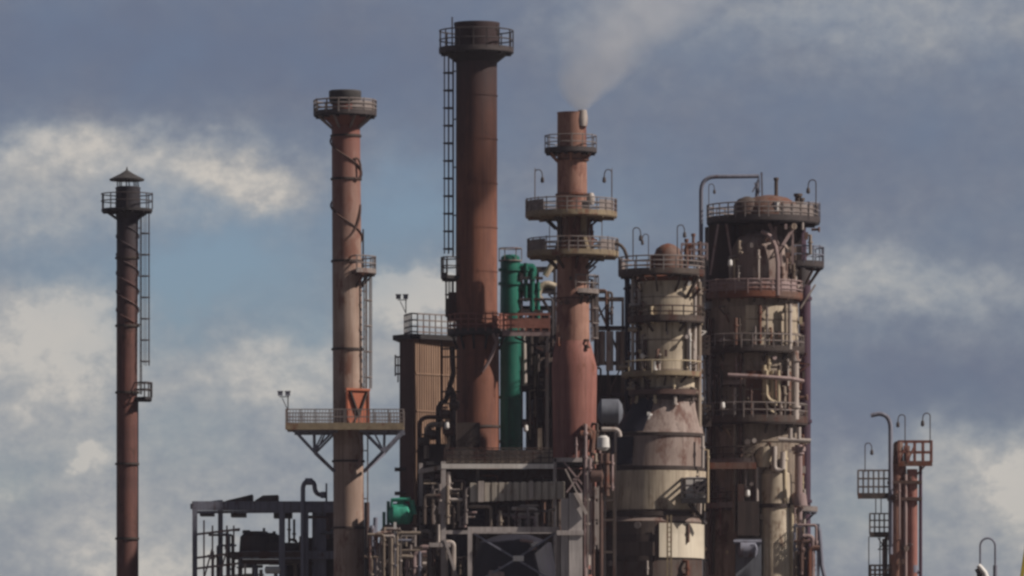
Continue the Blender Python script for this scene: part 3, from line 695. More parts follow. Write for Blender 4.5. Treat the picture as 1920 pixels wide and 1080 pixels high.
# ------------------------------------------------------------------ steel tower between D and E
t = Thing('stair_tower', 'rusty steel access tower between the steaming chimney and the middle column', 'steel tower', 1145, 4)
steel_frame(t, [1116, 1140, 1168], [560, 614, 680, 740, 800], -10, 45, 4, 'dull', [(1116, 560, 1140, 614), (1140, 614, 1168, 680), (1168, 680, 1140, 740), (1116, 740, 1140, 800)])
for y in (612, 738): t.mb().box(1112, 1180, y, y + 5, -12, 46).build('floor', 'steeldark')
for x, r, mm in ((1121, 4, 'rail'), (1130, 5, 'pale'), (1143, 7, 'pale'), (1158, 4, 'rail'), (1168, 6, 'grimy'), (1178, 4, 'steeldark')):
    t.mb().tube([(x, 622, -16), (x, 684 + (x % 5) * 4, -16)], r, 10).build('pipe', mm)
fill_pipes(t, 1112, 1172, 680, 900, -22, -12, 12, 8, ['browpipe', 'rustshell', 'dull', 'pinkpipe', 'darkband'], 1.8, 4)
fill_pipes(t, 1116, 1150, 540, 610, -16, -8, 5, 9, ['rustshell', 'dull', 'rail'], 1.5, 2.5)
m = t.mb()
for i in range(14): m.bar((1116 + i * 2, 606 - i * 3.2, -14), (1116 + i * 2, 606 - i * 3.2, 0), 1.5)
m.bar((1114, 606, -15), (1146, 560, -15), 2.5); m.build('stair', 'dull')
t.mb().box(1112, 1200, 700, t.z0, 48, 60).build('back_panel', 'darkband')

t = Thing('horizontal_drum', 'blue-grey horizontal drum beside the flared foot of the steaming chimney', 'vessel', 1145, -15)
t.mb().drum(1128, 1160, 772, 24, 0, 28).build('shell', 'bluegrey')
for x in (1134, 1154): t.mb().box(x - 2, x + 2, 772, t.z0, -10, 10).build('saddle', 'steeldark')
m = t.mb().tube([(1128, 806, -26), (1150, 806, -26)] + elbow((1150, 806, -26), (1162, 806, -26), (1162, 820, -26)), 4); m.build('pipe', 'pale')
t.mb().lathe([(1131, 818, 6), (1131, 822, 11), (1131, 840, 12), (1131, 846, 7)], 16, -24).build('valve_body', 'white')

# ------------------------------------------------------------------ E: middle column
t = Thing('column', 'middle process column, pale and grimy, widening below into a broad dark drum', 'process column', 1248, -10)
t.mb().lathe([(1250, 752, 58), (1250, 522, 60)], 56).build('upper_shell', 'cream')
t.mb().lathe([(1250, 530, 60), (1250, 522, 61), (1250, 514, 52), (1251, 506, 30)], 48).build('head', 'rustshell')
t.mb().lathe([(1252, 520, 25), (1252, 480, 26), (1252, 468, 22), (1252, 461, 12), (1252, 458, 3)], 32, -20).build('dome', 'rustshell')
m = t.mb(); m.tube([(1275, 515, -30), (1275, 484, -30)], 5).tube([(1286, 515, -28), (1286, 470, -28)] + elbow((1286, 470, -28), (1286, 462, -28), (1296, 462, -28)), 4).tube([(1222, 515, -30), (1222, 480, -30)], 4); m.build('nozzle', 'rustshell')
t.mb().slab(1250, 556, 604, 58, 62).build('insulation_jacket', 'cream')
for y in (560, 598, 640, 696, 730): t.mb().slab(1250, y - 1.5, y + 1.5, 57, 62.4 if y in (560, 598) else 60).build('band', 'grimy')
t.mb().slab(1250, 742, 752, 56, 63).build('dark_ring', 'darkband')
t.mb().lathe([(1236, 818, 84), (1246, 768, 64), (1250, 752, 59)], 56).build('cone', 'drumgrey')
t.mb().lathe([(1216, 980, 101), (1229, 960, 89), (1235, 818, 84)], 56).build('lower_shell', 'drumgrey')
for y, th, c_, r_ in ((817, 6, 1235, 87), (880, 7, 1232, 89), (966, 9, 1222, 99), (1012, 13, 1215, 105), (1050, 10, 1215, 105)): t.mb().slab(c_, y - th / 2, y + th / 2, r_ - 8, r_, *((-220, -84) if y > 1000 else (0, 360))).build('stiffening_ring', 'darkband')
t.mb().sector([(1233, 885, 91), (1229, 958, 93)], -195, 25, n=40).build('lower_jacket', 'cream')
t.mb().lathe([(1214, t.z0, 104), (1216, 980, 101)], 56).build('skirt', 'dull')
t.mb().slab(1216, 984, 1048, 101, 104.5, -80, 10).build('sunlit_skirt_patch', 'creamlt')  # lit side of the skirt put in as a paler cream patch
ring_platform(t, 1240, 513, 50, 80, 28, th=7, deck='deck', rail='rail', posts=20, rr=1.3, rails=3, brackets=9, bdrop=30, brm='dull', panel=[(150, 200)], dz=-14, toem='dull')
ring_platform(t, 1248, 600, 45, 71, 22, -175, -5, th=8, deck='darkband', rail='dull', posts=9, dz=-16, toem='dull', brackets=5, bdrop=16)
ring_platform(t, 1240, 704, 44, 74, 24, -178, 10, th=5, deck='decktan', rail='creampipe', posts=5, rr=1.2, rails=1, brackets=5, bdrop=16, brm='darkband', dz=-14)
ring_platform(t, 1246, 738, 50, 68, 0, -170, 10, th=6, deck='darkband', dz=-6, toem='browpipe')
# vertical pipes on the left and right of the shell
for x, y0, y1, r, z, mm in ((1176, 520, 800, 5, -12, 'navy'), (1186, 525, 700, 3.5, -26, 'pale'), (1194, 520, 1000, 3, -30, 'browpipe'), (1302, 520, 700, 3.5, -36, 'pale'),
                        (1310, 530, 800, 5, -24, 'grimy'), (1290, 608, 690, 4, -50, 'pale'), (1209, 640, 740, 3, -48, 'dull'), (1262, 705, 742, 2.5, -66, 'creampipe'), (1316, 820, 880, 3, -56, 'pale')):
    t.mb().tube([(x, y0, z), (x, y1, z)], r, 10).lathe([(x, y0 + 20, r * 1.5), (x, y0 + 24, r * 1.5)], 10, z).build('riser_pipe', mm)
for x, y, r in ((1187, 575, 8), (1186, 620, 9), (1290, 572, 7), (1292, 618, 9), (1168, 690, 9), (1182, 730, 8), (1300, 740, 8), (1296, 692, 7)):
    t.mb().tube([(x - r, y, -40), (x + r, y, -40)], r * .5, 10).tube([(x, y, -40), (x, y - r, -40)], r * .35, 8).lathe([(x, y - r, r * .7), (x, y - r - 2, r * .7)], 10, -40).build('valve', 'pale' if x % 2 else 'grimy')
m = t.mb(); m.tube([(1216, 782, -62), (1234, 784, -62)], 4.5).tube([(1238, 786, -64), (1254, 790, -62)], 3.5).box(1212, 1218, 776, 790, -68, -56); m.build('hand_valve', 'white')
t.mb().sector([(1250, 748, 63), (1246, 768, 68), (1236, 812, 87)], 150, 248).build('painted_shade', 'navy')  # shade left of the cone put in as navy sectors, here and below
t.mb().sector([(1235, 822, 88), (1233, 874, 91)], 150, 236).build('painted_shade', 'navy')
m = t.mb(); m.bar((1287, 560, -50), (1308, 522, -66), 5); m.bar((1298, 560, -45), (1312, 545, -50), 4); m.build('strut', 'dull')
FE = ['pale', 'white', 'grimy', 'dull', 'creampipe', 'rustshell', 'browpipe', 'rail']
hang_fittings(t, 1250, 61, 530, 598, 20, 71, FE); hang_fittings(t, 1250, 60, 618, 696, 20, 72, FE); hang_fittings(t, 1250, 60, 715, 748, 12, 73, FE)
hang_fittings(t, 1233, 88, 830, 955, 8, 74, FE, 0, -80, 5); hang_fittings(t, 1215, 104, 985, 1070, 10, 75, FE)
rect_p = rect_platform(t, 1276, 1322, 940, -104, -70, 38, th=6, deck='deckdark', rail='steeldark', step=23, rr=1.8, name='side_balcony')
t.mb().box(1284, 1320, 898, 938, -84, -76).build('panel', 'sunlitwhite'); t.mb().box(1302, 1320, 906, 926, -96, -85).build('control_box', 'steeldark')
m = t.mb(); m.bar((1290, 948, -95), (1322, 985, -70), 5); m.bar((1316, 946, -95), (1316, 985, -70), 5); m.build('balcony_strut', 'steeldark')
m = t.mb()
for x in (1249, 1256): m.bar((x, 970, -112), (x, t.z0, -112), 3)
for i in range(20): m.bar((1249, 975 + i * 9, -112), (1256, 975 + i * 9, -112), 1.6)
m.build('ladder', 'decktan')

# ------------------------------------------------------------------ F: widest column
t = Thing('column', 'widest process column with gooseneck pipe, domed head and stacked ring platforms', 'process column', 1412, 0)
t.mb().lathe([(1411, t.z0, 90), (1411, 800, 88), (1411, 566, 86), (1411, 560, 84)], 64).build('shell', 'grimy')
for (y0, y1, a0, a1, mm) in ((578, 655, -100, -20, 'cream'), (700, 780, -100, -25, 'rustshell'), (580, 655, -180, -100, 'grimy')):
    t.mb().slab(1411, y0, y1, 84, 89, a0, a1).build('insulation_jacket', mm)  # the cream jacket puts the shell's sunlit area into its colour
t.mb().lathe([(1424, 560, 56), (1424, 500, 56), (1425, 468, 53), (1425, 448, 42), (1425, 438, 24), (1425, 434, 6)], 48, -30).build('upper_drum', 'drumgrey')
t.mb().lathe([(1352, 560, 30), (1352, 425, 30)], 24, 20).build('side_drum', 'darkband')
t.mb().lathe([(1442, 418, 57), (1442, 396, 56), (1442, 382, 50), (1442, 372, 34), (1442, 367, 10)], 40, -8).build('top_dome', 'rustshell')
t.mb().lathe([(1400, 418, 26), (1400, 386, 25), (1400, 376, 17), (1400, 371, 4)], 24, -30).build('small_dome', 'dull')
ring_platform(t, 1430, 414, 20, 104, 28, th=8, deck='deckdark', rail='rail', posts=30, rr=1.3, rails=3, brm='dull', panel=[(-75, -25)])
m = t.mb()
for xa, xb in ((1490, 1462), (1440, 1458)): m.bar((xa, 424, -66), (xb, 470, -70), 6)
m.bar((1460, 468, -70), (1460, 556, -70), 8); m.bar((1452, 430, -68), (1452, 556, -70), 5); m.bar((1484, 430, -60), (1484, 500, -62), 4)
m.bar((1345, 425, -60), (1330, 520, -60), 4); m.bar((1360, 425, -60), (1375, 520, -60), 4)
m.build('strut', 'pinkpipe')
t.mb().tube(elbow((1425, 440, -86), (1452, 446, -92), (1455, 500, -92)) + [(1455, 520, -92), (1455, 560, -92)], 4, 8).build('curved_pipe', 'pinkpipe')
t.mb().lathe([(1432, 560, 66), (1432, 423, 66)], 32, 24).build('neck', 'dull')
m = t.mb(); m.box(1328, 1372, 424, 545, -30, 60); m.box(1488, 1503, 424, 560, 0, 40); m.build('dark_housing', 'darkband')
ring_platform(t, 1411, 556, 50, 93, 26, th=8, deck='rustshell', rail='pinkpipe', dz=-10, posts=26, rr=1.4, rails=3, brackets=10, bdrop=26, brm='darkband', panel=[(-150, -30)])
ring_platform(t, 1409, 658, 70, 98, 26, -180, 0, th=8, deck='darkband', rail='rail', posts=16, rr=1.2, dz=-12, toem='darkband', brackets=6, bdrop=20, brm='darkband')
ring_platform(t, 1411, 788, 70, 102, 28, -185, 5, th=11, deck='darkband', rail='rail', posts=16, rr=1.3, dz=-10, toem='dull', brackets=6, bdrop=24, brm='darkband')
t.mb().tube([(1362, 709, -100), (1420, 712, -104), (1480, 716, -102), (1503, 720, -90)], 4, 8).build('horizontal_pipe', 'pinkpipe')
for x, y0, y1, r, z, mm in ((1488, 662, 790, 7, -70, 'pale'), (1478, 575, 660, 4, -80, 'pale'), (1470, 575, 665, 3, -84, 'grimy'), (1446, 700, 765, 5, -92, 'creampipe'),
                        (1430, 690, 755, 4, -96, 'creampipe'), (1458, 690, 790, 4, -95, 'dull'), (1331, 600, 1080, 4, -52, 'browpipe'), (1348, 690, 760, 3, -78, 'dull'),
                        (1340, 700, 800, 3, -70, 'dull'), (1386, 640, 1000, 3, -92, 'browpipe'), (1494, 838, 950, 7, -88, 'pinkpipe'), (1468, 850, 960, 4, -102, 'creampipe'),
                        (1480, 950, 1500, 5, -94, 'creampipe'), (1496, 955, 1500, 5, -82, 'pinkpipe'), (1330, 650, 790, 3, -60, 'rail'), (1374, 800, 1000, 4, -92, 'grimy'), (1416, 880, 1010, 3, -100, 'pale')):
    m = t.mb().tube([(x, y0, z), (x, y1, z)], r, 10)
    for q in (.12, .8): m.lathe([(x, y0 + (y1 - y0) * q, r * 1.5), (x, y0 + (y1 - y0) * q + 4, r * 1.5)], 12, z)
    m.build('riser_pipe', mm)
t.mb().tube([(1434, 700, -100), (1434, 745, -100)] + elbow((1434, 745, -100), (1440, 762, -100), (1456, 758, -100)) + [(1456, 700, -100)], 3.4, 8).build('loop_pipe', 'creampipe')
t.mb().tube([(1429, 752, -98), (1437, 772, -98), (1452, 782, -96)], 3, 8).build('drain_pipe', 'creampipe')
# light manifold and U pipe low on the right
t.mb().tube([(1456, 829, -104), (1516, 832, -104)], 4.5, 10).tube([(1478, 808, -104), (1478, 829, -104)], 4).tube([(1494, 806, -104), (1494, 829, -104)], 4).build('manifold', 'pale')
t.mb().tube([(1448, 842, -108), (1448, 876, -108)] + elbow((1448, 876, -108), (1448, 888, -108), (1458, 886, -108)) + [(1464, 884, -108), (1464, 852, -108)], 5, 10).build('loop_pipe', 'pale')
t.mb().lathe([(1494, 842, 13), (1494, 850, 13)], 14, -88).lathe([(1494, 930, 14), (1496, 952, 15)], 14, -88).build('flange', 'pinkpipe')
t.mb().lathe([(1452, t.z0, 32), (1452, 955, 32), (1452, 950, 30), (1452, 893, 29), (1451, 884, 20), (1450, 878, 6)], 32, -78).build('lower_drum', 'cream')
t.mb().slab(1452, 948, 956, 20, 34, dz=-78).build('dark_ring', 'darkband')
t.mb().lathe([(1428, 880, 12), (1430, 858, 18), (1436, 842, 14)], 16, -90).build('dished_head', 'cream')
for x0, x1, y0, y1, z, mm in ((1325, 1415, 872, 884, -98, 'rustshell'), (1380, 1420, 944, 1008, -100, 'darkband'), (1376, 1424, 1014, 1500, -100, 'bluegrey'), (1380, 1392, 912, 944, -98, 'dull')):
    t.mb().box(x0, x1, y0, y1, z - 10, z + 16).build('equipment_housing', mm)
ring_platform(t, 1411, 868, 84, 103, 26, -178, -90, th=7, deck='darkband', rail='dull', posts=8, rr=1.3)
t.mb().drum(1385, 1412, 1035, 14, -116, 16).tube([(1372, 1020, -112), (1424, 1020, -112)], 4).build('motor', 'steelblue')
# gooseneck pipe above the top platform
t.mb().tube([(1314, 640, -20), (1314, 362, -20)] + elbow((1314, 362, -20), (1314, 333, -20), (1342, 333, -20), 8) + [(1422, 332, -20)] + [(1420, 345, -20), (1418, 385, -20)], 3.8, 10).build('gooseneck_pipe', 'steelblue')
m = t.mb(); m.bar((1427, 325, -22), (1429, 390, -22), 3.5); m.bar((1414, 345, -24), (1424, 362, -24), 3); m.bar((1410, 362, -24), (1422, 340, -24), 3); m.build('brace', 'steelblue')
for x, y0, r in ((1455, 336, 3.5), (1496, 366, 6), (1503, 374, 4)): t.mb().tube([(x, y0, -10), (x, 414, -10)], r).lathe([(x, y0 - 2, r * 1.4), (x, y0 + 3, r * 1.4)], 10, -10).build('vent_pipe', 'dull')
t.mb().tube([(1455, 382, -60), (1455, 400, -60)], 5).build('vent_pipe', 'white')
t.mb().tube([(1502, 386, -70), (1502, 436, -70)], 2.6).build('vent_pipe', 'pale')
ring_platform(t, 1494, 496, 24, 50, 32, -100, 40, th=8, deck='deckdark', rail='steelblue', posts=6, rr=1.3, brackets=4, bdrop=30, brm='dull', name='side_platform')
ring_platform(t, 1494, 412, 20, 43, 30, -60, 40, th=7, deck='deckdark', rail='steelblue', posts=5, rr=1.3, name='side_platform')
t.mb().bar((1500, 580, -20), (1528, 535, -20), 3.5).bar((1504, 530, -20), (1478, 560, -40), 3.5).build('strut', 'pale')
ring_platform(t, 1494, 955, 14, 38, 0, -90, 20, th=6, deck='steelblue', name='side_platform', brackets=2, bdrop=20)
ladder(t, 1411, 90, -160, 560, 800, m='dull', cage=14, hoop=30)

FM = ['pale', 'creampipe', 'grimy', 'dull', 'pinkpipe', 'rustshell', 'browpipe', 'rail']
hang_fittings(t, 1411, 88, 575, 650, 24, 61, FM); hang_fittings(t, 1411, 89, 672, 780, 30, 62, FM); hang_fittings(t, 1411, 90, 805, 1060, 54, 63, FM)
hang_fittings(t, 1425, 57, 470, 540, 18, 64, FM, -30); hang_fittings(t, 1430, 96, 424, 470, 8, 65, FM, 0, -170, -10)
for y in (604, 628, 690, 735, 762, 830, 905, 960, 1020): t.mb().slab(1411, y - 1.1, y + 1.1, 84, 90.2).build('band', 'grimy')
ring_platform(t, 1411, 722, 88, 97, 0, -150, -100, th=5, deck='dull', toe=True); ring_platform(t, 1411, 950, 90, 101, 24, -185, -110, th=7, deck='dull', rail='dull', posts=7)
# left-hand link platforms between E and F
t = Thing('link_platform', 'small dark platform joining the middle column to the widest column near their tops', 'platform', 1300, -5)
rect_platform(t, 1278, 1326, 492, -20, 20, 34, th=6, deck='deckdark', rail='pinkpipe', step=12, rr=1.2)
m = t.mb()
for x in (1284, 1320): m.bar((x, 498, 0), (x, t.z0, 0), 5)
m.build('support_post', 'steeldark')
for x, y in ((1287, 450), (1300, 440), (1311, 455), (1294, 462)): t.mb().tube([(x, y, 0), (x, 492, 0)], 2.6).lathe([(x, y - 2, 4), (x, y + 3, 4)], 10).build('pipe', 'rustshell')
t.mb().tube([(1294, 506, -24), (1294, 560, -24)], 5).tube([(1308, 500, -24), (1308, 640, -24)], 4).build('pipe', 'pale')
rect_platform(t, 1280, 1330, 658, -24, 20, 26, th=7, deck='darkband', rail='dull', step=14, rr=1.2)
rect_platform(t, 1284, 1332, 790, -24, 20, 28, th=9, deck='darkband', rail='dull', step=16, rr=1.4)

t = Thing('riser_pipe', 'tall dark purple pipe running down the right side of the widest column', 'pipe', 1509, 2)
t.mb().tube([(1509, t.z0, 0), (1509, 530, 0), (1502, 505, 0), (1500, 425, 0)], 11, 20).build('pipe', 'purple')
flanges(t, 1509, [560, 790, 940], 11, 6, 'purple')
t.mb().lathe([(1500, 540, 14), (1498, 505, 22), (1498, 500, 22)], 20).build('support_cone', 'steeldark')

# rusty pipe frame at the lower right foot of F
t = Thing('pipe_scaffold', 'dark pipe frame at the lower right foot of the widest column', 'pipe frame', 1512, -6)
steel_frame(t, [1490, 1512, 1534], [985, 1030], -20, 20, 4, 'steelblue')
fill_pipes(t, 1488, 1530, 985, 1090, -28, -22, 9, 21, ['browpipe', 'pinkpipe', 'steelblue', 'grimy', 'rustshell'], 2, 5)
t.mb().tube([(1534, 990, -20), (1536, 1000, -20), (1540, 1060, -20), (1546, 1085, -20)], 4).build('pipe', 'steelblue')
t.mb().box(1496, 1528, 1040, t.z0, -10, 20).build('panel', 'darkband')

# ------------------------------------------------------------------ G: far right pipe group
t = Thing('column_group', 'slim red-brown columns with a red railing and a white-edged hooked pipe, far right', 'process column', 1685, -4)
t.mb().lathe([(1683, t.z0, 17), (1683, 885, 16.5), (1684, 870, 15)], 28).build('shell', 'stackD')
t.mb().tube([(1659, t.z0, 8), (1659, 1010, 8)], 4.5).build('pipe', 'pinkpipe'); t.mb().tube([(1697, t.z0, -16), (1697, 890, -16)], 3.5).build('pipe', 'pinkpipe')
t.mb().lathe([(1710, t.z0, 10.5), (1710, 880, 10)], 20, -6).build('shell', 'pink')
t.mb().tube([(1726, t.z0, 0), (1726, 872, 0)], 3.2).build('pipe', 'purple')
for y in (905, 936): t.mb().box(1664, 1728, y - 3, y + 3, -20, 10).build('clamp', 'browpipe')
t.mb().lathe([(1684, 872, 10), (1684, 832, 9), (1684, 828, 6)], 16, 0).lathe([(1700, 872, 6), (1700, 836, 6)], 14, -4).build('nozzle', 'rustshell')
rect_platform(t, 1684, 1746, 868, -20, 22, 40, th=5, deck='rustshell', rail='railred', step=16, rr=1.7, rails=2)
m = t.mb()
for xa, xb in ((1684, 1700), (1700, 1716)): m.bar((xa, 868, -21), (xb, 830, -21), 3)
m.bar((1733, 874, -10), (1712, 898, -6), 3); m.build('brace', 'railred')
p_ = rect_platform(t, 1609, 1667, 928, -18, 20, 46, th=6, deck='deck', rail='rail', step=10, rr=.85, rails=3)

p_ = rect_platform(t, 1631, 1667, 1001, -14, 16, 38, th=5, deck='deck', rail='rail', step=9, rr=.8, rails=3)

rect_platform(t, 1632, 1667, 1086, -14, 16, 26, th=5, deck='deckdark', rail='dull', step=9, rr=1.3, rails=3)
m = t.mb()
hang_fittings(t, 1683, 17, 880, 1070, 12, 91, ['pinkpipe', 'rustshell', 'browpipe', 'dull'])
for x in (1642, 1652): m.bar((x, 934, 0), (x, 964, 0), 1.8)
for x in (1629, 1650, 1662): m.bar((x, 1006, 0), (x, 1086, 0), 1.8)
m.bar((1646, 1008, 0), (1664, 1036, 0), 2); m.bar((1664, 1008, 0), (1648, 1030, 0), 2); m.bar((1646, 1030, 0), (1666, 1030, 0), 2); m.build('hanger', 'dull')
t.mb().tube([(1669, 1040, -18), (1669, 806, -18)] + elbow((1669, 806, -18), (1669, 776, -18), (1645, 777, -18), 8) + [(1632, 780, -18)], 4.2, 10).build('hooked_pipe', 'steelblue')
t.mb().tube([(1723, 1072, -8), (1712, 1072, -8), (1708, 1060, -8)], 4).lathe([(1712, 1060, 8), (1712, 1074, 8)], 12, -8).build('valve', 'steelblue')

# ------------------------------------------------------------------ vent loop and yellow boom at the far right
t = Thing('vent_pipe', 'thin grey inverted-U vent pipe beside a white capsule, low at the right', 'vent pipe', 1852, 0)
t.mb().tube([(1838, t.z0, 0), (1838, 1035, 0)] + [(1852 - 14 * math.cos(R(a)), 1024 - 15 * math.sin(R(a)), 0) for a in range(0, 181, 15)] + [(1866, 1035, 0), (1866, 1062, 0)], 1.9, 8).build('pipe', 'steelblue')
t.mb().tube([(1866, 1060, 0), (1866, t.z0, 0)], 4, 10).build('sleeve', 'steelblue')
t = Thing('lamp_pod', 'tilted white rounded lamp pod standing beside the thin vent loop', 'lamp', 1842, -1)
t.mb().tube([(1834, 1060, 0), (1838, 1064, 0), (1846, 1074, 0), (1850, 1086, 0), (1850, 1094, 0)], 4.5, 12, 7).build('pod', 'white')
t.mb().tube([(1832, 1066, 3), (1836, 1074, 3), (1838, 1092, 3)], 5, 10).build('backplate', 'steeldark')
t.mb().bar((1842, 1088, 0), (1842, t.z0, 0), 4).build('post', 'steelblue')
t = Thing('crane_boom', 'yellow slanted boom just entering the bottom right corner', 'crane', 1918, -20)
m = t.mb()
P0 = [(1912, 1100), (1926, 1010)]
m.bar((1810, t.z0, 0), (1810 + (t.z0 - 980) * .152, 980, 0), 7); m.bar((1830, t.z0, 0), (1830 + (t.z0 - 980) * .152, 980, 0), 7)
for i in range(30):
    y = t.z0 - i * 26; x = 1810 + (t.z0 - y) * .152
    m.bar((x, y, 0), (x + 20, y - 26, 0), 3)
m.build('boom', 'yellow')
t.mb().box(1775, 1865, t.z0 - 60, t.z0, -30, 30).build('base', 'yellow')

# ------------------------------------------------------------------ L: portal frame shed at the left
t = Thing('portal_frame', 'open blue-grey steel frame structure with fans inside, lower left', 'steel frame', 470, 4)
f = t.mb()
zf, zb = -40, 60
for x, w, z in ((367, 9, zf), (411, 9, zb), (530, 11, zf), (575, 9, zf), (598, 18, zb), (626, 10, zb)): f.bar((x, 942, z), (x, t.z0, z), w)
f.bar((362, 951, zf), (412, 940, zb), 8, 10); f.bar((362, 950, zf), (640, 950, zf), 8, 17); f.bar((408, 945, zb), (640, 945, zb), 7, 14)
f.bar((365, 962, zf), (640, 960, zf), 4, 5)
for x in (470, 530, 575): f.bar((x, 948, zf), (x, 944, zb), 6, 9)
f.bar((450, 1042, zf), (640, 1042, zf), 6, 15)
f.build('frame', 'steelblue')
m = t.mb()
def wedge(m, pts, z0, z1):
    n = len(pts); vs = [m.t.w((p[0], p[1], z)) for z in (z0, z1) for p in pts]
    m.add(vs, [tuple(range(n)), tuple(range(2 * n - 1, n - 1, -1))] + [(i, (i + 1) % n, n + (i + 1) % n, n + i) for i in range(n)])
wedge(m, [(424, 940), (474, 928), (474, 940)], -30, 40); m.build('roof_panel', 'steeldark')
m = t.mb(); wedge(m, [(478, 940), (494, 930), (522, 929), (522, 940)], -30, 40); m.build('roof_panel', 'steeldark')
for x0, x1, y0, y1 in ((434, 462, 962, 970), (376, 402, 960, 968), (514, 548, 960, 972)): t.mb().box(x0, x1, y0, y1, -36, 20).build('hanging_beam', 'steeldark')
m = t.mb(); m.lathe([(482, 1034, 34), (482, 1006, 32), (480, 996, 20)], 24, 10).lathe([(462, 1000, 8), (462, 994, 7)], 14, 0); m.build('fan_housing', 'steeldark')
m = t.mb(); m.box(500, 560, 1018, 1034, -20, 40).tube([(495, 990, 0), (495, 1016, 0)], 2.5).tube([(514, 996, 0), (514, 1030, 0)], 3).lathe([(508, 1020, 18), (508, 1004, 16), (508, 999, 8)], 18, 5); m.build('motor', 'steeldark')
m = t.mb()
wedge(m, [(538, 1034), (570, 1008), (640, 1008), (640, 1500), (538, 1500)], 0, 50); m.build('dark_hopper', 'darkband')
t.mb().box(586, 612, 944, 1085, -32, -6).build('duct', 'steelblue')
t.mb().box(608, 636, 958, 992, -20, 30).build('cladding_panel', 'cladshade')
t.mb().lathe([(612, 1010, 8), (612, 1002, 26), (612, 994, 22)], 20, -10).build('hopper', 'bluegrey')
m = t.mb(); m.box(430, 580, 1036, 1046, -44, 30); m.box(455, 570, 1050, 1058, -40, 30); m.build('floor_beam', 'dull')
m = t.mb()
for x in (382, 398, 425, 438): m.bar((x, 985 if x > 390 else 975, 10), (x, 1110, 10), 3)
for x in (376, 404): m.bar((x, 1110, -10), (x + 22, 1030, -10), 3)
for y in (992, 1036, 1056, 1078): m.bar((368, y + 10, 0), (450, y, 0), 4)
m.build('lattice', 'pinkpipe')
fill_pipes(t, 380, 450, 985, 1090, 0, 30, 10, 31, ['browpipe', 'steelblue', 'pinkpipe', 'dull'], 1.5, 3)
fill_pipes(t, 540, 640, 960, 1100, -30, 10, 14, 32, ['steelblue', 'steeldark', 'browpipe', 'dull'], 2, 5)
fill_pipes(t, 440, 580, 1044, 1120, -36, -10, 16, 33, ['steelblue', 'browpipe', 'dull', 'grimy', 'pale'], 2, 5)
t.mb().drum(500, 526, 1070, 7, -42, 14).build('pump', 'white')
t.mb().box(376, 640, 1085, t.z0, 0, 60).build('base_wall', 'darkband')

t = Thing('gooseneck_vent', 'dark blue-grey gooseneck pipe rising through the lower left steel frame', 'pipe', 570, 2)
t.mb().tube([(568, t.z0, 0), (568, 918, 0)] + elbow((568, 918, 0), (568, 902, 0), (580, 902, 0)) + elbow((580, 902, 0), (590, 902, 0), (590, 914, 0)) + elbow((590, 914, 0), (591, 928, 0), (604, 928, 0)) + [(611, 928, 0)], 4.4, 10).build('pipe', 'steelblue')
t.mb().tube([(572, 903, 0), (586, 903, 0)], 6.5).lathe([(612, 940, 2), (612, 906, 1.6)], 8).lathe([(606, 934, 5), (606, 922, 5)], 10).build('valve', 'steelblue')

# ------------------------------------------------------------------ M: green vessel and pipe rack
t = Thing('green_vessel', 'bright green rounded vessel on a platform behind the tan chimney', 'vessel', 750, -13)
t.mb().drum(738, 764, 966, 22, 0, 24, .5).build('shell', 'greenlt')
t.mb().tube([(735, 955, -10), (735, 938, -10), (770, 936, -10)], 4).tube([(772, 938, -6), (777, 965, -6)], 5).lathe([(752, 946, 8), (752, 936, 8)], 14).build('nozzle', 'greenlt')
t.mb().tube([(728, 940, -4), (728, 1010, -4)], 3).tube([(720, 960, -4), (720, 1010, -4)], 3).build('pipe', 'green')
t.mb().box(722, 782, 984, t.z0, -16, 20).build('plinth', 'dull')

t = Thing('pipe_rack', 'cluttered low pipe rack between the tan chimney and the central steel frame', 'pipe rack', 740, -15)
steel_frame(t, [692, 712, 745, 790], [1028, 1062], -20, 30, 5, 'dull')
t.mb().bar((741, 980, -24), (741, 1022, -24), 5).build('post', 'white')
t.mb().bar((758, 1002, -24), (758, 1016, -24), 6).build('post', 'pale'); t.mb().bar((774, 996, -24), (774, 1018, -24), 5).build('post', 'pale')
t.mb().lathe([(688, t.z0, 5), (688, 942, 5)], 12).build('post', 'steeldark')
t.mb().lathe([(698, 1028, 7), (698, 992, 6), (698, 985, 3)], 14).lathe([(702, 1028, 5), (704, 970, 4)], 10, 10).build('small_tank', 'steelblue')
fill_pipes(t, 690, 800, 985, 1120, -26, 10, 34, 41, ['dull', 'browpipe', 'grimy', 'steeldark', 'pinkpipe', 'rail', 'pale'], 1.6, 4.5)
fill_pipes(t, 690, 800, 990, 1090, -34, -26, 22, 42, ['pale', 'grimy', 'rail', 'pinkpipe', 'dull', 'steelblue'], 1.4, 3.5)
t.mb().box(694, 800, 1030, t.z0, 32, 50).build('back_panel', 'dull')
m = t.mb().tube([(710, 1078, -30), (725, 1055, -30)] + elbow((725, 1055, -30), (740, 1040, -30), (775, 1046, -30)), 4); m.build('pipe', 'grimy')

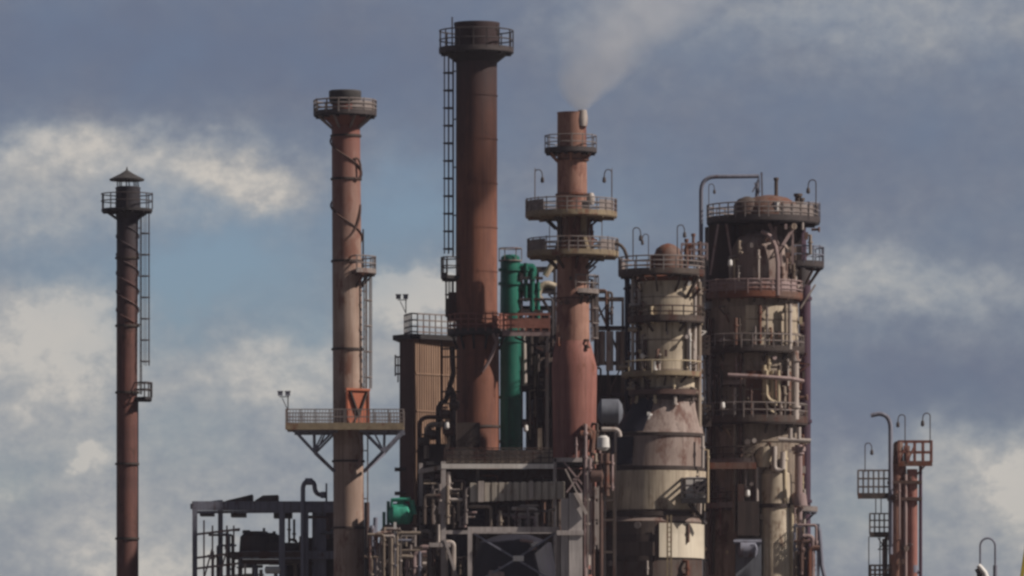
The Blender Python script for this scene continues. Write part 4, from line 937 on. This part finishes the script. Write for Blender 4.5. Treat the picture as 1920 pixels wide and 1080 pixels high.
# ------------------------------------------------------------------ N: central steel frame
t = Thing('central_frame', 'large grey steel frame with railing and light beams, bottom centre', 'steel frame', 950, -12)
f = t.mb()
for x, w, z in ((832, 9, -60), (789, 7, 10), (1040, 6, -60), (1100, 6, -40), (895, 6, 30)): f.bar((x, 868 if x < 1000 else 862, z), (x, t.z0, z), w)
f.build('column', 'steel')
f = t.mb(); f.bar((828, 877, -62), (1038, 877, -62), 6, 9); f.build('beam', 'sunlitwhite')
f = t.mb(); f.bar((1038, 865, -60), (1112, 865, -60), 6, 8); f.bar((786, 884, 10), (832, 878, -60), 5, 8)
f.bar((832, 905, -60), (832, 905, 60), 5); f.bar((834, 1000, -60), (880, 1000, -60), 5, 7); f.build('beam', 'steel')
f = t.mb(); f.bar((1056, 868, -64), (1104, 926, -64), 3.4); f.bar((1104, 868, -64), (1062, 926, -64), 3.4); f.bar((1075, 900, -64), (1112, 960, -64), 3.4); f.bar((1108, 862, -58), (1108, 1070, -58), 4); f.build('brace', 'pinkpipe')
f = t.mb(); f.box(800, 1100, 868, 874, -56, 70); f.build('deck', 'deckdark')
m = t.mb()
for x in range(834, 1040, 15): m.bar((x, 872, -60), (x, 842, -60), 1.8)
for y in (843, 852, 861): m.bar((834, y, -60), (1036, y, -60), 1.8)
m.build('railing', 'dull')
m = t.mb(); m.box(838, 1036, 846, 870, -58.8, -58.3); m.box(1008, 1016, 805, 868, -50, -44); m.build('railing_panel', 'grimy')
m = t.mb()
for i in range(13): x = 882 + i * 13.6; m.box(x, x + 9, 908 - i * .2, 944 - i * .5, -70, -40); m.box(x + 9, x + 13.6, 909 - i * .2, 943 - i * .5, -67, -40)
m.build('duct', 'palegrey')
t.mb().box(897, 908, 905, 944, -74, -70.5).build('duct_flange', 'pale'); t.mb().box(992, 1000, 905, 938, -74, -70.5).build('duct_flange', 'pale')
m = t.mb(); wedge(m, [(1022, 906), (1058, 906), (1046, 936), (1036, 936)], -66, -62); m.build('gusset', 'sunlitwhite')
t.mb().drum(870, 920, 972, 18, -20, 24).build('tank', 'navy')
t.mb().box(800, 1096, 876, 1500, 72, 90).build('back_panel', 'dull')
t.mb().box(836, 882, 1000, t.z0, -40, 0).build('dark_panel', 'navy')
fill_pipes(t, 795, 1050, 890, 1000, -50, 20, 40, 51, ['dull', 'browpipe', 'grimy', 'steeldark', 'darkband', 'pinkpipe', 'rustshell'], 1.6, 5)
fill_pipes(t, 845, 1040, 950, 992, -66, -58, 16, 53, ['pale', 'grimy', 'rail', 'pinkpipe', 'dull'], 1.5, 4)
fill_pipes(t, 795, 875, 885, 985, -66, -58, 14, 54, ['pale', 'grimy', 'rail', 'pinkpipe', 'dull'], 1.5, 4)
fill_pipes(t, 790, 875, 985, 1100, -66, 0, 22, 52, ['dull', 'browpipe', 'steeldark', 'pale', 'grimy'], 1.6, 4)
m = t.mb(); m.bar((834, 1012, -68), (856, 1080, -68), 5); m.bar((856, 1080, -68), (866, 1120, -68), 5); m.bar((806, 1024, -68), (846, 1024, -68), 3, 8); m.build('diagonal_strut', 'steel')

t = Thing('lower_frame', 'low grey portal frame with crossed braces over a dark navy hood, bottom centre', 'steel frame', 965, -18)
f = t.mb()
for x in (881, 1046): f.bar((x, 990, 0), (x, t.z0, 0), 8); f.bar((x, 990, 70), (x, t.z0, 70), 8)
f.bar((877, 993, 0), (1050, 993, 0), 7, 10); f.bar((877, 993, 70), (1050, 993, 70), 7, 10); f.bar((881, 993, 0), (881, 993, 70), 7); f.bar((1046, 993, 0), (1046, 993, 70), 7)
f.build('frame', 'steel')
f = t.mb(); f.bar((888, 1000, 4), (968, 1048, 4), 3.5); f.bar((1040, 1000, 4), (968, 1048, 4), 3.5); f.bar((968, 1048, 4), (905, 1085, 4), 3.5); f.bar((968, 1048, 4), (1030, 1085, 4), 3.5); f.build('brace', 'steelblue')
t.mb().box(962, 982, 1042, 1052, 0, 8).build('gusset', 'white')
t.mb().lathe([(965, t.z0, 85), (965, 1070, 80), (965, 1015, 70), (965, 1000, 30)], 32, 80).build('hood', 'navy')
m = t.mb(); m.drum(918, 945, 1078, 9, 10, 16).tube([(935, 1066, 8), (955, 1062, 8), (962, 1090, 8)], 4).tube([(975, 1012, 10), (1000, 1015, 10)], 3).tube([(992, 1030, 10), (1006, 1026, 10)], 3); m.build('pump', 'pinkpipe')
t.mb().tube([(965, 1085, 6), (975, 1070, 6), (985, 1090, 6)], 4).build('pipe', 'rustshell')

M_['paleconcrete'] = mat('pale_concrete', (0.62, 0.56, 0.54), (0.48, 0.43, 0.42))
t = Thing('concrete_pier', 'pale grey twin box column standing right of the low portal frame', 'pier', 1071, -19)
m = t.mb(); m.box(1052, 1066, 935, t.z0, -10, 20); m.box(1067, 1092, 925, t.z0, -14, 24); m.build('shaft', 'paleconcrete')
m = t.mb(); m.box(1044, 1094, 995, 1004, -17, -14.2); m.build('collar', 'steel')
m = t.mb(); m.bar((1078, 925, -20), (1100, 965, -20), 6); m.bar((1060, 880, -16), (1092, 945, -16), 3); m.build('brace', 'pale')

t = Thing('pipe_bank', 'bank of pinkish vertical pipes with a pale ladder beside the broad dark drum', 'pipework', 1115, -19)
for x, y0, y1, r, mm in ((1098, 795, 1500, 3, 'pinkpipe'), (1106, 860, 1040, 3.4, 'pinkpipe'), (1104, 920, 1060, 4, 'pale'), (1113, 870, 1500, 3, 'browpipe'), (1127, 850, 1500, 4, 'browpipe'), (1138, 850, 930, 5, 'rustshell'), (1148, 852, 920, 2.5, 'pinkpipe')):
    m = t.mb().tube([(x, y0, 0), (x, y1, 0)], r, 8)
    m.lathe([(x, y0 + 15, r * 1.6), (x, y0 + 19, r * 1.6)], 10).lathe([(x, y0 + 60, r * 1.5), (x, y0 + 64, r * 1.5)], 10); m.build('pipe', mm)
m = t.mb()
for x in (1116, 1122): m.bar((x, 912, -6), (x, 1030, -6), 2.2)
for i in range(13): m.bar((1116, 915 + i * 9, -6), (1122, 915 + i * 9, -6), 1.8)
m.box(1115.5, 1122.5, 915, 935, -8, -6.5).box(1115.5, 1122.5, 943, 974, -8, -6.5).box(1115.5, 1122.5, 984, 1022, -8, -6.5); m.build('ladder', 'pale')
m = t.mb()
for y in (880, 938, 975, 1035): m.bar((1094, y, 4), (1152, y, 4), 4)
m.bar((1094, 840, 6), (1094, t.z0, 6), 5); m.bar((1152, 850, 6), (1152, t.z0, 6), 5); m.build('support_frame', 'dull')
t.mb().drum(1108, 1128, 893, 11, -4, 14).build('valve', 'browpipe')

# ------------------------------------------------------------------ steam from the brown stack
def steam():
    t = Thing('steam_plume', 'thin pale steam drifting up and right from the brown chimney mouth', 'steam', 1074, -3)
    ax = [(1088, 212, 10), (1088, 196, 30), (1094, 172, 58), (1112, 135, 88), (1145, 90, 122), (1190, 40, 158), (1250, -20, 200), (1310, -80, 235), (1350, -130, 235)]
    t.o.name = 'tmp'
    me_t = t.mb(); me_t.lathe([(c, y, r) for c, y, r in ax], 32)
    o = me_t.build('steam_plume', 'white'); par = o.parent
    loc = par.location.copy(); o.parent = None; o.location = loc
    bpy.data.objects.remove(par); o.name = 'steam_plume'
    o['label'] = 'thin pale steam drifting up and right from the brown chimney mouth'; o['category'] = 'steam'; o['kind'] = 'stuff'
    m = bpy.data.materials.new('steam'); m.use_nodes = True; nt = m.node_tree; N = nt.nodes; L = nt.links; N.clear()
    out = N.new('ShaderNodeOutputMaterial'); pv = N.new('ShaderNodeVolumePrincipled'); L.new(pv.outputs[0], out.inputs['Volume'])
    pv.inputs['Color'].default_value = (0.97, 0.97, 0.98, 1); pv.inputs['Anisotropy'].default_value = 0.0
    tc = N.new('ShaderNodeTexCoord'); sep = N.new('ShaderNodeSeparateXYZ'); L.new(tc.outputs['Object'], sep.inputs[0])
    k = t.k; z = lambda y: CAMZ + (HOR - y) * k
    def fc(pts):
        n = N.new('ShaderNodeFloatCurve'); cv = n.mapping.curves[0]; pts = sorted(pts)
        cv.points[0].location = pts[0]; cv.points[-1].location = pts[-1]
        for p in pts[1:-1]: cv.points.new(*p)
        n.mapping.use_clip = False; n.mapping.update(); return n
    zlo, zhi = z(212), z(-130)
    mr = N.new('ShaderNodeMapRange'); mr.inputs['From Min'].default_value = zlo; mr.inputs['From Max'].default_value = zhi; L.new(sep.outputs[2], mr.inputs['Value'])
    cx = fc([((z(y) - zlo) / (zhi - zlo), (c - 1074) / 300) for c, y, r in ax]); rd = fc([((z(y) - zlo) / (zhi - zlo), r / 300) for c, y, r in ax])
    L.new(mr.outputs[0], cx.inputs['Value']); L.new(mr.outputs[0], rd.inputs['Value'])
    def M(op, a, b=None, c=None):
        n = N.new('ShaderNodeMath'); n.operation = op
        for i, x in enumerate((a, b, c)):
            if x is None: continue
            if isinstance(x, (int, float)): n.inputs[i].default_value = x
            else: L.new(x, n.inputs[i])
        return n.outputs[0]
    dx = M('SUBTRACT', sep.outputs[0], M('MULTIPLY', cx.outputs[0], 300 * k)); rr = M('MULTIPLY', rd.outputs[0], 300 * k)
    q = M('DIVIDE', M('SQRT', M('ADD', M('MULTIPLY', dx, dx), M('MULTIPLY', sep.outputs[1], sep.outputs[1]))), rr)
    wn = N.new('ShaderNodeTexNoise'); wn.inputs['Scale'].default_value = 0.3; wn.inputs['Detail'].default_value = 5; L.new(tc.outputs['Object'], wn.inputs['Vector'])
    q = M('ADD', q, M('MULTIPLY', M('SUBTRACT', wn.outputs['Fac'], 0.42), 1.3))
    fall = M('MAXIMUM', M('SUBTRACT', 1.0, M('MULTIPLY', q, q)), 0.0); fall = M('MINIMUM', 1.0, M('MULTIPLY', M('POWER', fall, 1.6), 1.5))
    ns = N.new('ShaderNodeTexNoise'); ns.inputs['Scale'].default_value = 0.45; ns.inputs['Detail'].default_value = 4; L.new(tc.outputs['Object'], ns.inputs['Vector'])
    nn = M('MAXIMUM', M('MULTIPLY', M('SUBTRACT', ns.outputs['Fac'], 0.2), 2.4), 0.0)
    fade = M('MINIMUM', 1.0, M('MAXIMUM', 0.0, M('MULTIPLY', M('SUBTRACT', 1.0, mr.outputs[0]), 1.6)))
    dens = M('MULTIPLY', M('MULTIPLY', M('MULTIPLY', fall, nn), fade), M('DIVIDE', 0.72, rr))
    L.new(dens, pv.inputs['Density'])
    o.data.materials.clear(); o.data.materials.append(m)
steam()

# ------------------------------------------------------------------ thin air between the viewer and the plant
def haze():
    me = bpy.data.meshes.new('haze'); x, y0, y1, z0, z1 = 90, -12, 470, -1, 75
    vs = [(a, b, c) for a in (-x, x) for b in (y0, y1) for c in (z0, z1)]
    me.from_pydata(vs, [], [(0, 1, 3, 2), (4, 6, 7, 5), (0, 4, 5, 1), (2, 3, 7, 6), (0, 2, 6, 4), (1, 5, 7, 3)])
    o = bpy.data.objects.new('haze', me); COL.objects.link(o); o['kind'] = 'stuff'; o['label'] = 'thin bluish air between the viewer and the plant'; o['category'] = 'haze'
    m = bpy.data.materials.new('haze'); m.use_nodes = True; N = m.node_tree.nodes; N.clear()
    out = N.new('ShaderNodeOutputMaterial'); pv = N.new('ShaderNodeVolumePrincipled'); m.node_tree.links.new(pv.outputs[0], out.inputs['Volume'])
    pv.inputs['Color'].default_value = (0.82, 0.80, 1.0, 1); pv.inputs['Density'].default_value = 0.00006
    me.materials.append(m)
haze()
